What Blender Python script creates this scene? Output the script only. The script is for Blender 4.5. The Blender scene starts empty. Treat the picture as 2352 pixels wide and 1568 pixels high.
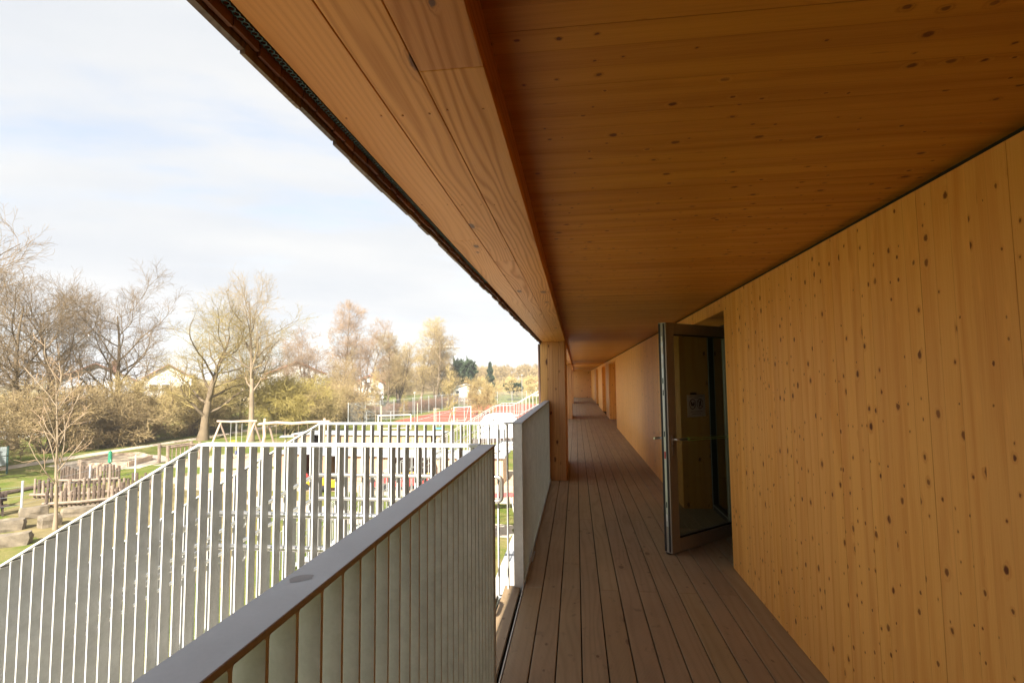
import bpy, bmesh, math, random
import numpy as np
from mathutils import Vector, Matrix

R = math.radians
rnd = random.Random(7)
SC = bpy.context.scene
COL = SC.collection
GZ = -4.2                                   # ground level; the balcony deck is z = 0

# ------------------------------------------------------------------ camera
cam_d = bpy.data.cameras.new('camera')
cam_d.sensor_width = 36.0
cam_d.lens = 36.0 * 1210.62 / 2352
cam_d.clip_start = 0.05
cam_d.clip_end = 4000
cam = bpy.data.objects.new('camera', cam_d)
COL.objects.link(cam)
PIT, YAW, ROL = 0.072021, 0.119876, -0.010165
cam.matrix_world = (Matrix.Translation((0, 0, 1.6)) @ Matrix.Rotation(YAW, 4, 'Z') @ Matrix.Rotation(math.pi / 2 + PIT, 4, 'X')
                    @ Matrix.Rotation(ROL, 4, 'Z'))
SC.camera = cam

# ------------------------------------------------------------------ light, sky, exposure
SUN_DIR = Vector((-0.02, -0.77, 0.64)).normalized()
sun_d = bpy.data.lights.new('sun', 'SUN')
sun_d.energy = 4.2
sun_d.angle = R(0.6)
sun_d.color = (1.0, 0.93, 0.82)
sun = bpy.data.objects.new('sun', sun_d)
COL.objects.link(sun)
sun.rotation_euler = SUN_DIR.to_track_quat('Z', 'Y').to_euler()
SC.view_settings.view_transform = 'Standard'
SC.view_settings.look = 'None'
SC.view_settings.gamma = 1.0
SC.view_settings.use_curve_mapping = False
SC.view_settings.exposure = 1.9
SC.render.engine = 'CYCLES'
SC.cycles.max_bounces = 10
SC.cycles.diffuse_bounces = 6
SC.cycles.glossy_bounces = 4
SC.cycles.transmission_bounces = 6
SC.cycles.caustics_reflective = False
SC.cycles.caustics_refractive = False
SC.cycles.sample_clamp_indirect = 6


class NT:
    """small helper round a node tree"""
    def __init__(self, tree):
        self.t = tree
        self.n = tree.nodes
        self.l = tree.links

    def node(self, typ, **kw):
        nd = self.n.new(typ)
        for k, v in kw.items():
            setattr(nd, k, v)
        return nd

    def put(self, sock, v):
        if v is None:
            return
        if isinstance(v, bpy.types.NodeSocket):
            self.l.new(v, sock)
        elif isinstance(v, (tuple, list)) and len(v) == 3 and sock.type == 'RGBA':
            sock.default_value = (*v, 1)
        else:
            sock.default_value = v

    def m(self, op, a, b=None, c=None, clamp=False):
        nd = self.node('ShaderNodeMath', operation=op, use_clamp=clamp)
        self.put(nd.inputs[0], a)
        if b is not None:
            self.put(nd.inputs[1], b)
        if c is not None:
            self.put(nd.inputs[2], c)
        return nd.outputs[0]

    def vm(self, op, a, b=None, s=None):
        nd = self.node('ShaderNodeVectorMath', operation=op)
        self.put(nd.inputs[0], a)
        if b is not None:
            self.put(nd.inputs[1], b)
        if s is not None:
            self.put(nd.inputs[3], s)
        return nd.outputs[0]

    def xyz(self, x, y, z):
        nd = self.node('ShaderNodeCombineXYZ')
        for i, v in enumerate((x, y, z)):
            self.put(nd.inputs[i], v)
        return nd.outputs[0]

    def sep(self, v):
        nd = self.node('ShaderNodeSeparateXYZ')
        self.put(nd.inputs[0], v)
        return nd.outputs

    def noise(self, vec, scale=1.0, detail=2.0, rough=0.5, dist=0.0, color=False):
        nd = self.node('ShaderNodeTexNoise')
        self.put(nd.inputs['Vector'], vec)
        nd.inputs['Scale'].default_value = scale
        nd.inputs['Detail'].default_value = detail
        nd.inputs['Roughness'].default_value = rough
        nd.inputs['Distortion'].default_value = dist
        return nd.outputs[1 if color else 0]

    def white(self, w):
        nd = self.node('ShaderNodeTexWhiteNoise', noise_dimensions='1D')
        self.put(nd.inputs['W'], w)
        return nd.outputs

    def mix(self, f, a, b, blend='MIX'):
        nd = self.node('ShaderNodeMix', data_type='RGBA', blend_type=blend)
        self.put(nd.inputs[0], f)
        self.put(nd.inputs[6], a)
        self.put(nd.inputs[7], b)
        return nd.outputs[2]

    def mr(self, v, a, b, c=0.0, d=1.0, smooth=False):
        nd = self.node('ShaderNodeMapRange', clamp=True)
        if smooth:
            nd.interpolation_type = 'SMOOTHSTEP'
        self.put(nd.inputs[0], v)
        for i, x in enumerate((a, b, c, d)):
            self.put(nd.inputs[i + 1], x)
        return nd.outputs[0]

    def bump(self, h, strength=0.2, dist=0.002):
        nd = self.node('ShaderNodeBump')
        nd.inputs['Strength'].default_value = strength
        nd.inputs['Distance'].default_value = dist
        self.put(nd.inputs['Height'], h)
        return nd.outputs[0]

    def pos(self):
        return self.node('ShaderNodeNewGeometry').outputs['Position']


world = bpy.data.worlds.new('World')
SC.world = world
world.use_nodes = True
wt = NT(world.node_tree)
wt.n.clear()
sky = wt.node('ShaderNodeTexSky', sky_type='NISHITA')
sky.sun_disc = False
sky.sun_elevation = math.asin(SUN_DIR.z)
sky.sun_rotation = math.atan2(SUN_DIR.x, SUN_DIR.y)
sky.air_density = 1.0
sky.dust_density = 1.0
tc = wt.node('ShaderNodeTexCoord').outputs['Generated']
sx, sy, sz = wt.sep(tc)
hgt = wt.m('ADD', wt.m('MAXIMUM', sz, 0.0), 0.22)
cu = wt.m('DIVIDE', sx, hgt)
cv = wt.m('DIVIDE', sy, hgt)
ca, sa = math.cos(R(28)), math.sin(R(28))
u2 = wt.m('ADD', wt.m('MULTIPLY', cu, ca), wt.m('MULTIPLY', cv, sa))
v2 = wt.m('SUBTRACT', wt.m('MULTIPLY', cv, ca), wt.m('MULTIPLY', cu, sa))
cvec = wt.xyz(wt.m('MULTIPLY', u2, 0.42), wt.m('MULTIPLY', v2, 0.95), 3.7)
cl1 = wt.noise(cvec, 1.5, 6.0, 0.52, 0.35)
cl2 = wt.noise(cvec, 4.6, 5.0, 0.55, 0.2)
cover = wt.m('ADD', wt.m('MULTIPLY', cl1, 0.72), wt.m('MULTIPLY', cl2, 0.28))
cover = wt.mr(cover, 0.29, 0.54, 0.04, 1.0, smooth=True)
cover = wt.m('MAXIMUM', cover, wt.mr(sz, 0.02, 0.30, 0.93, 0.0))
cshade = wt.mr(wt.noise(cvec, 2.6, 4.0, 0.5), 0.3, 0.7)
ccol = wt.mix(cshade, (2.18, 2.27, 2.40), (2.58, 2.58, 2.57))
skyc = wt.mix(0.35, wt.vm('SCALE', sky.outputs[0], s=0.9), (1.35, 1.60, 2.0))
bg = wt.node('ShaderNodeBackground')
wt.put(bg.inputs[0], wt.mix(cover, skyc, ccol))
bg.inputs[1].default_value = 0.10
wo = wt.node('ShaderNodeOutputWorld')
wt.l.new(bg.outputs[0], wo.inputs[0])


# ------------------------------------------------------------------ materials
def new_mat(name):
    m = bpy.data.materials.new(name)
    m.use_nodes = True
    t = NT(m.node_tree)
    t.n.clear()
    out = t.node('ShaderNodeOutputMaterial')
    p = t.node('ShaderNodeBsdfPrincipled')
    t.l.new(p.outputs[0], out.inputs[0])
    return m, t, p


def plain(name, col, rough=0.6, metal=0.0, var=0.12, scale=6.0, bump=0.0, spec=0.5):
    m, t, p = new_mat(name)
    n = t.noise(t.pos(), scale, 4.0, 0.6)
    a = tuple(max(0, c * (1 - var)) for c in col)
    b = tuple(min(1, c * (1 + var)) for c in col)
    t.put(p.inputs['Base Color'], t.mix(t.mr(n, 0.3, 0.7), a, b))
    p.inputs['Roughness'].default_value = rough
    p.inputs['Metallic'].default_value = metal
    p.inputs['Specular IOR Level'].default_value = spec
    if bump:
        t.put(p.inputs['Normal'], t.bump(n, bump, 0.01))
    return m


def wood(name, light, dark, knot, along, cross, pitch=0.0, kscale=7.0, kprob=0.35, ksize=0.16, tone=0.22, ring=55.0,
         ring_amp=0.35, rough=0.55, fibre=0.35, per_object=False, ribs=0.0, wear=0.0, spec=0.35, kstretch=0.62, glue=0.0, calm=1.0):
    """timber: boards on a grid of `pitch`, rings and fibres along `along`, knots with grain bending round them"""
    m, t, p = new_mat(name)
    c = t.sep(t.pos())
    a = c['XYZ'.index(along)]
    w = c['XYZ'.index(cross)]
    o = c[3 - 'XYZ'.index(along) - 'XYZ'.index(cross)]
    if pitch:
        idn = t.m('FLOOR', t.m('DIVIDE', w, pitch))
    else:
        idn = 0.0
    if per_object:
        oi = t.node('ShaderNodeObjectInfo').outputs['Random']
        idn = t.m('ADD', idn, t.m('MULTIPLY', oi, 977.0))
    wn = t.white(t.m('ADD', idn, 0.37))
    r1 = wn[0]
    rc = t.sep(wn[1])
    off = t.m('MULTIPLY', r1, 53.0)
    a2 = t.m('ADD', a, off)
    w2 = t.m('ADD', w, t.m('MULTIPLY', rc[1], 3.0))
    # knots
    kv = t.xyz(t.m('MULTIPLY', t.m('ADD', w2, t.m('MULTIPLY', o, 0.7)), kscale), t.m('MULTIPLY', a2, kscale * kstretch), 0.0)
    vo = t.node('ShaderNodeTexVoronoi', voronoi_dimensions='2D', feature='F1')
    t.put(vo.inputs['Vector'], kv)
    vo.inputs['Scale'].default_value = 1.0
    vo.inputs['Randomness'].default_value = 0.9
    vc = t.sep(vo.outputs['Color'])
    keep = t.m('LESS_THAN', vc[0], kprob)
    wob = t.m('MULTIPLY', t.m('SUBTRACT', t.noise(kv, 5.0, 3.0, 0.6), 0.5), 0.16)
    size = t.m('ADD', t.m('MULTIPLY', t.m('POWER', vc[1], 3.0), ksize), ksize * 0.34)
    d = t.m('ADD', vo.outputs['Distance'], wob)
    core = t.m('MULTIPLY', keep, t.mr(d, t.m('MULTIPLY', size, 0.6), size, 1.0, 0.0, smooth=True))
    halo = t.m('MULTIPLY', keep, t.mr(d, t.m('MULTIPLY', size, 0.7), t.m('MULTIPLY', size, 2.3), 1.0, 0.0, smooth=True))
    krg = t.m('ADD', t.m('MULTIPLY', t.m('SINE', t.m('MULTIPLY', t.m('DIVIDE', d, size), 15.0)), 0.5), 0.5)
    # rings
    nv = t.xyz(t.m('MULTIPLY', w2, 5.0), t.m('MULTIPLY', a2, 0.55), t.m('MULTIPLY', o, 5.0))
    n1 = t.noise(nv, 1.0, 2.0, 0.45)
    ph = t.m('ADD', t.m('MULTIPLY', w2, ring), t.m('MULTIPLY', n1, ring * ring_amp))
    ph = t.m('ADD', ph, t.m('MULTIPLY', halo, 5.0))
    ph = t.m('ADD', ph, t.m('MULTIPLY', o, ring * 0.6))
    rg = t.m('ADD', t.m('MULTIPLY', t.m('SINE', ph), 0.5), 0.5)
    rg = t.m('POWER', rg, 2.2)
    fv = t.xyz(t.m('MULTIPLY', w2, 170.0), t.m('MULTIPLY', a2, 3.5), t.m('MULTIPLY', o, 170.0))
    fb = t.noise(fv, 1.0, 3.0, 0.6)
    big = t.noise(t.xyz(t.m('MULTIPLY', w2, 3.0), t.m('MULTIPLY', a2, 0.35), o), 1.0, 2.0)
    f = t.m('ADD', t.m('MULTIPLY', rg, t.mr(rc[2], 0, 1, 0.18, 0.18 + 0.44 * calm)), t.m('MULTIPLY', t.m('SUBTRACT', fb, 0.35), fibre))
    fine = t.noise(t.xyz(t.m('MULTIPLY', w2, 430.0), t.m('MULTIPLY', a2, 7.0), t.m('MULTIPLY', o, 430.0)), 1.0, 2.0, 0.6)
    f = t.m('ADD', f, t.m('MULTIPLY', t.m('SUBTRACT', fine, 0.5), fibre * 0.8))
    f = t.m('ADD', f, t.m('MULTIPLY', t.m('SUBTRACT', big, 0.5), 0.55 * (0.4 + 0.6 * calm)), clamp=True)
    col = t.mix(f, light, dark)
    tn = t.m('ADD', t.m('MULTIPLY', t.m('SUBTRACT', r1, 0.5), tone * 2), 1.0)
    col = t.mix(1.0, col, t.xyz(tn, t.m('MULTIPLY', tn, t.mr(rc[0], 0, 1, 1 - .05 * calm, 1 + .05 * calm)), t.m('MULTIPLY', tn, t.mr(rc[1], 0, 1, 1 - .12 * calm, 1 + .08 * calm))), 'MULTIPLY')
    hc = tuple(min(1, dk * 0.78) for dk in dark)
    col = t.mix(t.m('MULTIPLY', halo, t.m('ADD', t.m('MULTIPLY', krg, 0.25), 0.12)), col, hc)
    kc = t.mix(krg, knot, tuple(x * 1.5 for x in knot))
    col = t.mix(t.m('MULTIPLY', core, t.mr(vc[2], 0, 1, 0.75, 1.0)), col, kc)
    if glue:
        fr_ = t.m('FRACT', t.m('DIVIDE', w, pitch))
        ed = t.m('MINIMUM', fr_, t.m('SUBTRACT', 1.0, fr_))
        gl = t.m('MULTIPLY', t.mr(ed, 0.0, 0.022, 1.0, 0.0), t.mr(rc[0], 0.0, 1.0, 0.05, glue))
        col = t.mix(gl, col, tuple(x * 0.35 for x in dark))
        # pale planed-out flecks and short resin streaks
        fl = t.noise(t.xyz(t.m('MULTIPLY', w2, 16.0), t.m('MULTIPLY', a2, 2.6), 4.0), 1.0, 3.0, 0.6)
        col = t.mix(t.mr(fl, 0.60, 0.74, 0.0, 0.45), col, tuple(min(1, x * 1.18) for x in light))
        fl2 = t.noise(t.xyz(t.m('MULTIPLY', w2, 60.0), t.m('MULTIPLY', a2, 5.0), 9.0), 1.0, 2.0, 0.6)
        col = t.mix(t.mr(fl2, 0.70, 0.78, 0.0, 0.55), col, tuple(x * 0.75 for x in dark))
    h = t.m('ADD', t.m('MULTIPLY', rg, 0.5), t.m('MULTIPLY', fb, 0.5))
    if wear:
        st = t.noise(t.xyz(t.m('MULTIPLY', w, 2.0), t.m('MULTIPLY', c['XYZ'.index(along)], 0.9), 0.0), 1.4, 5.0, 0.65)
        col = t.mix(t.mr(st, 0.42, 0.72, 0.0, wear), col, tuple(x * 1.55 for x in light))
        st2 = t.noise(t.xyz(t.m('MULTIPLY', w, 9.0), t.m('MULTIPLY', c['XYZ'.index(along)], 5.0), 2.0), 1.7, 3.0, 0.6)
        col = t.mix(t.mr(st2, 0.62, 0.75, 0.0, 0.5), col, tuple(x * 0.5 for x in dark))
    if ribs:
        rb = t.m('ADD', t.m('MULTIPLY', t.m('SINE', t.m('MULTIPLY', w, 2 * math.pi / ribs)), 0.5), 0.5)
        col = t.mix(t.m('MULTIPLY', t.m('POWER', rb, 1.5), 0.38), col, tuple(x * 0.42 for x in dark))
        h = t.m('SUBTRACT', h, t.m('MULTIPLY', rb, 1.6))
    t.put(p.inputs['Base Color'], col)
    t.put(p.inputs['Roughness'], t.mr(f, 0, 1, rough - 0.08, rough + 0.1))
    p.inputs['Specular IOR Level'].default_value = spec
    t.put(p.inputs['Normal'], t.bump(h, 0.22, 0.0012))
    return m


PINE_L, PINE_D, PINE_K = (0.82, 0.405, 0.105), (0.62, 0.215, 0.032), (0.11, 0.026, 0.006)
M = {}
M['wall_wood'] = wood('pine_wall', PINE_L, PINE_D, PINE_K, 'Z', 'Y', pitch=0.085, kscale=15.0, kprob=0.46, ksize=0.165, tone=0.04, fibre=0.6, glue=0.38, kstretch=0.72, spec=0.2, calm=0.4)
M['jamb_wood'] = wood('pine_jamb', PINE_L, PINE_D, PINE_K, 'Z', 'X', pitch=0.085, kscale=9.0, kprob=0.4, ksize=0.16, tone=0.08, glue=0.5)
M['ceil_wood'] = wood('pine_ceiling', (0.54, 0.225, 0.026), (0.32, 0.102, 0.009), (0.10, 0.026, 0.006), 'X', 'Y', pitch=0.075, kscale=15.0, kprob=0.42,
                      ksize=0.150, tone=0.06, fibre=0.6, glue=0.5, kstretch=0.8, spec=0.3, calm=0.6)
M['soffit_wood'] = wood('larch_soffit', (0.62, 0.255, 0.055), (0.33, 0.098, 0.016), (0.09, 0.028, 0.010), 'Y', 'X', kscale=9.0, kprob=0.22,
                        ksize=0.15, tone=0.10, ring=300.0, ring_amp=0.30, fibre=0.4, per_object=True, kstretch=0.42)
M['edge_wood'] = wood('larch_edge', (0.46, 0.19, 0.06), (0.30, 0.10, 0.028), (0.09, 0.03, 0.012), 'Y', 'Z', kscale=5.0, kprob=0.15,
                      ring=160.0, ring_amp=0.2, per_object=True)
M['post_wood'] = wood('larch_post', (0.68, 0.375, 0.17), (0.42, 0.175, 0.058), (0.10, 0.035, 0.015), 'Z', 'X', kscale=6.5, kprob=0.4,
                      ksize=0.2, tone=0.12, ring=230.0, ring_amp=0.2, per_object=True, kstretch=0.5)
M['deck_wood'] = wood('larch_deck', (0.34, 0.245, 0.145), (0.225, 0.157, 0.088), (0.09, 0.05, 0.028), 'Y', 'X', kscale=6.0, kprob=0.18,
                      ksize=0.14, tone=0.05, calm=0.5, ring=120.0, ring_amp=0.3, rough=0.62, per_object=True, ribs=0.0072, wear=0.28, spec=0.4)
M['shingle_wood'] = wood('weathered_shingle', (0.115, 0.068, 0.046), (0.06, 0.031, 0.021), (0.04, 0.02, 0.012), 'Z', 'Y', kscale=7.0,
                         kprob=0.12, tone=0.4, ring=260.0, per_object=True)
M['batten_wood'] = wood('dark_batten', (0.17, 0.065, 0.030), (0.10, 0.033, 0.014), (0.03, 0.012, 0.008), 'Z', 'Y', kscale=7.0, kprob=0.1, tone=0.35,
                        per_object=True)
M['black_gap'] = plain('black_gap', (0.012, 0.010, 0.009), 0.9)
M['shed_wood'] = wood('shed_boards', (0.52, 0.37, 0.24), (0.40, 0.26, 0.15), (0.15, 0.08, 0.04), 'Z', 'X', pitch=0.12, kscale=5.0, kprob=0.2,
                      tone=0.25)
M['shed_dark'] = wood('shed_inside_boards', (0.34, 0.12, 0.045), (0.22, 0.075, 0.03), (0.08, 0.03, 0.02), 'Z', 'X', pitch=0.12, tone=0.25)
M['play_wood'] = plain('weathered_play_timber', (0.27, 0.205, 0.155), 0.8, var=0.3, scale=5.0, bump=0.3)
M['log_wood'] = plain('peeled_log', (0.55, 0.42, 0.31), 0.75, var=0.22, scale=4.0, bump=0.2)
M['pal_wood'] = plain('palisade_timber', (0.115, 0.082, 0.06), 0.85, var=0.4, scale=9.0, bump=0.3)
M['bench_wood'] = plain('dark_bench_timber', (0.07, 0.045, 0.035), 0.7, var=0.3)


def galv(name, base, var, rough, metal):
    m, t, p = new_mat(name)
    ps = t.pos()
    n1 = t.noise(ps, 26.0, 4.0, 0.65)
    n2 = t.noise(ps, 5.0, 3.0, 0.5)
    n3 = t.noise(ps, 140.0, 2.0, 0.5)
    f = t.m('ADD', t.m('MULTIPLY', n1, 0.45), t.m('ADD', t.m('MULTIPLY', n2, 0.4), t.m('MULTIPLY', n3, 0.15)))
    lo = tuple(b * (1 - var) for b in base)
    hi = tuple(min(1, b * (1 + var)) for b in base)
    t.put(p.inputs['Base Color'], t.mix(t.mr(f, 0.36, 0.64), lo, hi))
    sp = t.mr(t.noise(ps, 60.0, 2.0, 0.5), 0.74, 0.78)
    t.put(p.inputs['Roughness'], t.mr(n1, 0.3, 0.7, rough - 0.07, rough + 0.1))
    p.inputs['Metallic'].default_value = metal
    t.put(p.inputs['Normal'], t.bump(t.m('ADD', n1, t.m('MULTIPLY', sp, 0.3)), 0.06, 0.002))
    return m


M['galv'] = galv('galvanised_steel', (0.55, 0.555, 0.54), 0.15, 0.50, 0.14)
M['galv_dull'] = galv('dull_galvanised_rail', (0.38, 0.40, 0.425), 0.10, 0.55, 0.25)
M['steel'] = plain('brushed_steel', (0.62, 0.61, 0.59), 0.28, 0.95, var=0.05, scale=40)
M['alu_frame'] = plain('bronze_grey_aluminium', (0.36, 0.325, 0.275), 0.42, 0.25, var=0.05, scale=30)
M['alu_light'] = plain('light_aluminium_lip', (0.55, 0.56, 0.55), 0.35, 0.5, var=0.05)
M['dark_frame'] = plain('dark_window_frame', (0.03, 0.031, 0.031), 0.4, 0.0)
M['rubber'] = plain('black_rubber', (0.015, 0.015, 0.015), 0.6)
M['red_mark'] = plain('red_mark', (0.5, 0.03, 0.02), 0.5)
M['string'] = plain('green_string', (0.25, 0.42, 0.09), 0.8)
M['sign_paper'] = plain('grey_blue_sheet', (0.40, 0.46, 0.45), 0.6, var=0.03)
M['sign_ink'] = plain('sign_ink', (0.02, 0.02, 0.022), 0.7)
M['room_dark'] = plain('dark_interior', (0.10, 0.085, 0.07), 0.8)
M['concrete'] = plain('pale_concrete', (0.50, 0.47, 0.42), 0.85, var=0.1, bump=0.1)
M['render_white'] = plain('white_render', (0.74, 0.72, 0.68), 0.85, var=0.04)
M['render_grey'] = plain('grey_blue_render', (0.42, 0.44, 0.49), 0.85, var=0.05)
M['render_cream'] = plain('cream_render', (0.66, 0.60, 0.48), 0.85, var=0.05)
M['roof_red'] = plain('red_roof_tiles', (0.36, 0.145, 0.085), 0.8, var=0.25, scale=1.5)
M['roof_brown'] = plain('brown_roof_tiles', (0.25, 0.14, 0.10), 0.8, var=0.2, scale=1.5)
M['roof_grey'] = plain('grey_flat_roof', (0.33, 0.345, 0.37), 0.7, var=0.1, scale=2)
M['win_dark'] = plain('dark_house_window', (0.05, 0.055, 0.06), 0.15)
M['canvas'] = plain('white_canvas', (0.80, 0.79, 0.77), 0.8, var=0.03)
M['yellow'] = plain('yellow_plastic', (0.72, 0.42, 0.03), 0.4, var=0.08)
M['red'] = plain('red_plastic', (0.52, 0.055, 0.05), 0.4, var=0.1)
M['red_paint'] = plain('faded_red_boards', (0.50, 0.10, 0.09), 0.6, var=0.15)
M['blue'] = plain('blue_plastic', (0.06, 0.33, 0.55), 0.45, var=0.05)
M['navy'] = plain('dark_blue_plastic', (0.05, 0.06, 0.16), 0.5)
M['green_paint'] = plain('green_painted_iron', (0.03, 0.22, 0.12), 0.45, var=0.1)
M['dark_green'] = plain('dark_green_steel', (0.04, 0.09, 0.08), 0.5)
M['board_grey'] = plain('grey_board', (0.30, 0.335, 0.34), 0.5, var=0.15, scale=9)
M['pole_grey'] = plain('pale_grey_steel', (0.45, 0.46, 0.45), 0.5, 0.2, var=0.05)
M['white_paint'] = plain('white_paint', (0.75, 0.75, 0.73), 0.5, var=0.04)
M['wire'] = plain('fence_wire', (0.36, 0.39, 0.40), 0.6, 0.3)
M['tyre'] = plain('dark_tyre', (0.02, 0.02, 0.02), 0.8)
M['stone'] = plain('sandstone_block', (0.19, 0.155, 0.11), 0.9, var=0.4, scale=3.0, bump=0.4)


def glass_mat():
    m = bpy.data.materials.new('door_glass')
    m.use_nodes = True
    t = NT(m.node_tree)
    t.n.clear()
    out = t.node('ShaderNodeOutputMaterial')
    tr = t.node('ShaderNodeBsdfTransparent')
    tr.inputs[0].default_value = (0.54, 0.57, 0.50, 1)
    gl = t.node('ShaderNodeBsdfGlossy')
    gl.inputs['Roughness'].default_value = 0.01
    gl.inputs['Color'].default_value = (0.85, 0.9, 0.9, 1)
    fr = t.node('ShaderNodeFresnel')
    fr.inputs[0].default_value = 1.55
    mx = t.node('ShaderNodeMixShader')
    bf = t.node('ShaderNodeNewGeometry').outputs['Backfacing']
    t.put(mx.inputs[0], t.m('MULTIPLY', t.m('MULTIPLY', fr.outputs[0], 2.2), t.m('SUBTRACT', 1.0, bf), clamp=True))
    t.l.new(tr.outputs[0], mx.inputs[1])
    t.l.new(gl.outputs[0], mx.inputs[2])
    t.l.new(mx.outputs[0], out.inputs[0])
    return m


M['glass'] = glass_mat()


def ground_mat():
    m, t, p = new_mat('lawn_ground')
    ps = t.pos()
    n1 = t.noise(ps, 0.11, 5.0, 0.6)
    n2 = t.noise(ps, 0.9, 5.0, 0.65)
    n3 = t.noise(ps, 9.0, 3.0, 0.6)
    g = t.mix(t.mr(n2, 0.35, 0.65), (0.105, 0.150, 0.022), (0.185, 0.185, 0.05))
    dry = t.mix(n3, (0.30, 0.235, 0.11), (0.22, 0.18, 0.075))
    f = t.m('ADD', t.m('MULTIPLY', n1, 0.6), t.m('MULTIPLY', n2, 0.4))
    c = t.mix(t.mr(f, 0.47, 0.60, 0.0, 0.85), g, dry)
    c = t.mix(t.mr(n3, 0.3, 0.7, 0.0, 0.3), c, (0.06, 0.07, 0.02))
    t.put(p.inputs['Base Color'], c)
    p.inputs['Roughness'].default_value = 0.95
    p.inputs['Specular IOR Level'].default_value = 0.1
    t.put(p.inputs['Normal'], t.bump(t.m('ADD', n3, t.m('MULTIPLY', t.noise(ps, 30.0, 2.0), 0.5)), 0.8, 0.06))
    return m


M['lawn'] = ground_mat()
M['sand'] = plain('pale_sand', (0.46, 0.37, 0.26), 0.95, var=0.25, scale=1.1, bump=0.3, spec=0.1)
M['earth'] = plain('trodden_earth', (0.19, 0.155, 0.075), 0.95, var=0.35, scale=0.9, bump=0.4, spec=0.1)
M['path'] = plain('gravel_path', (0.47, 0.395, 0.31), 0.95, var=0.12, scale=3.0, bump=0.3, spec=0.1)
M['paving'] = plain('pale_paving', (0.55, 0.52, 0.47), 0.9, var=0.08, scale=3.0)
M['court'] = plain('red_sports_surface', (0.30, 0.085, 0.055), 0.9, var=0.12, scale=0.6, spec=0.2)
M['hill'] = plain('dry_hill', (0.20, 0.165, 0.08), 0.95, var=0.3, scale=0.05, spec=0.1)


def twig(name, col, var=0.3):
    m, t, p = new_mat(name)
    oi = t.node('ShaderNodeObjectInfo').outputs['Random']
    n = t.noise(t.pos(), 0.9, 3.0, 0.6)
    f = t.m('ADD', t.m('MULTIPLY', n, 0.8), t.m('MULTIPLY', oi, 0.2))
    c = t.mix(t.mr(f, 0.3, 0.7), tuple(x * (1 - var) for x in col), tuple(min(1, x * (1 + var)) for x in col))
    t.put(p.inputs['Base Color'], c)
    p.inputs['Roughness'].default_value = 0.9
    p.inputs['Specular IOR Level'].default_value = 0.15
    return m


M['bark'] = twig('brown_bark', (0.165, 0.125, 0.08), 0.35)
M['bark_pale'] = twig('pale_bark', (0.29, 0.225, 0.155), 0.3)
M['bark_mossy'] = twig('mossy_bark', (0.22, 0.18, 0.085), 0.35)
M['twig_tan'] = twig('tan_twigs', (0.34, 0.255, 0.13))
M['twig_dark'] = twig('dark_brown_twigs', (0.22, 0.16, 0.095))
M['twig_brown'] = twig('brown_twigs', (0.26, 0.19, 0.10))
M['twig_red'] = twig('reddish_twigs', (0.37, 0.26, 0.165))
M['twig_olive'] = twig('olive_twigs', (0.31, 0.245, 0.095))
M['twig_yellow'] = twig('yellow_willow_twigs', (0.42, 0.34, 0.11))
M['twig_straw'] = twig('straw_twigs', (0.42, 0.325, 0.15))
M['hedge_brown'] = twig('brown_hedge', (0.225, 0.135, 0.085))
M['needle'] = twig('dark_needles', (0.045, 0.065, 0.035), 0.45)


# ------------------------------------------------------------------ mesh helpers
def link(name, me, mat=None, parent=None, loc=None, rot=None):
    o = bpy.data.objects.new(name, me)
    COL.objects.link(o)
    if mat is not None and me is not None and not me.materials:
        me.materials.append(mat)
    if parent is not None:
        o.parent = parent
    if loc is not None:
        o.location = loc
    if rot is not None:
        o.rotation_euler = rot
    return o


def tag(o, label=None, cat=None, group=None, kind=None):
    if label:
        o['label'] = label
    if cat:
        o['category'] = cat
    if group:
        o['group'] = group
    if kind:
        o['kind'] = kind
    return o


def thing(name, label, cat, loc=(0, 0, 0), rz=0.0, group=None):
    o = link(name, None, loc=loc, rot=(0, 0, rz))
    o.empty_display_size = 0.2
    return tag(o, label, cat, group)


def mesh_from(verts, faces, smooth=False):
    me = bpy.data.meshes.new('mesh')
    me.from_pydata([tuple(v) for v in verts], [], [tuple(f) for f in faces])
    if smooth:
        me.polygons.foreach_set('use_smooth', [True] * len(me.polygons))
    me.update()
    return me


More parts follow.
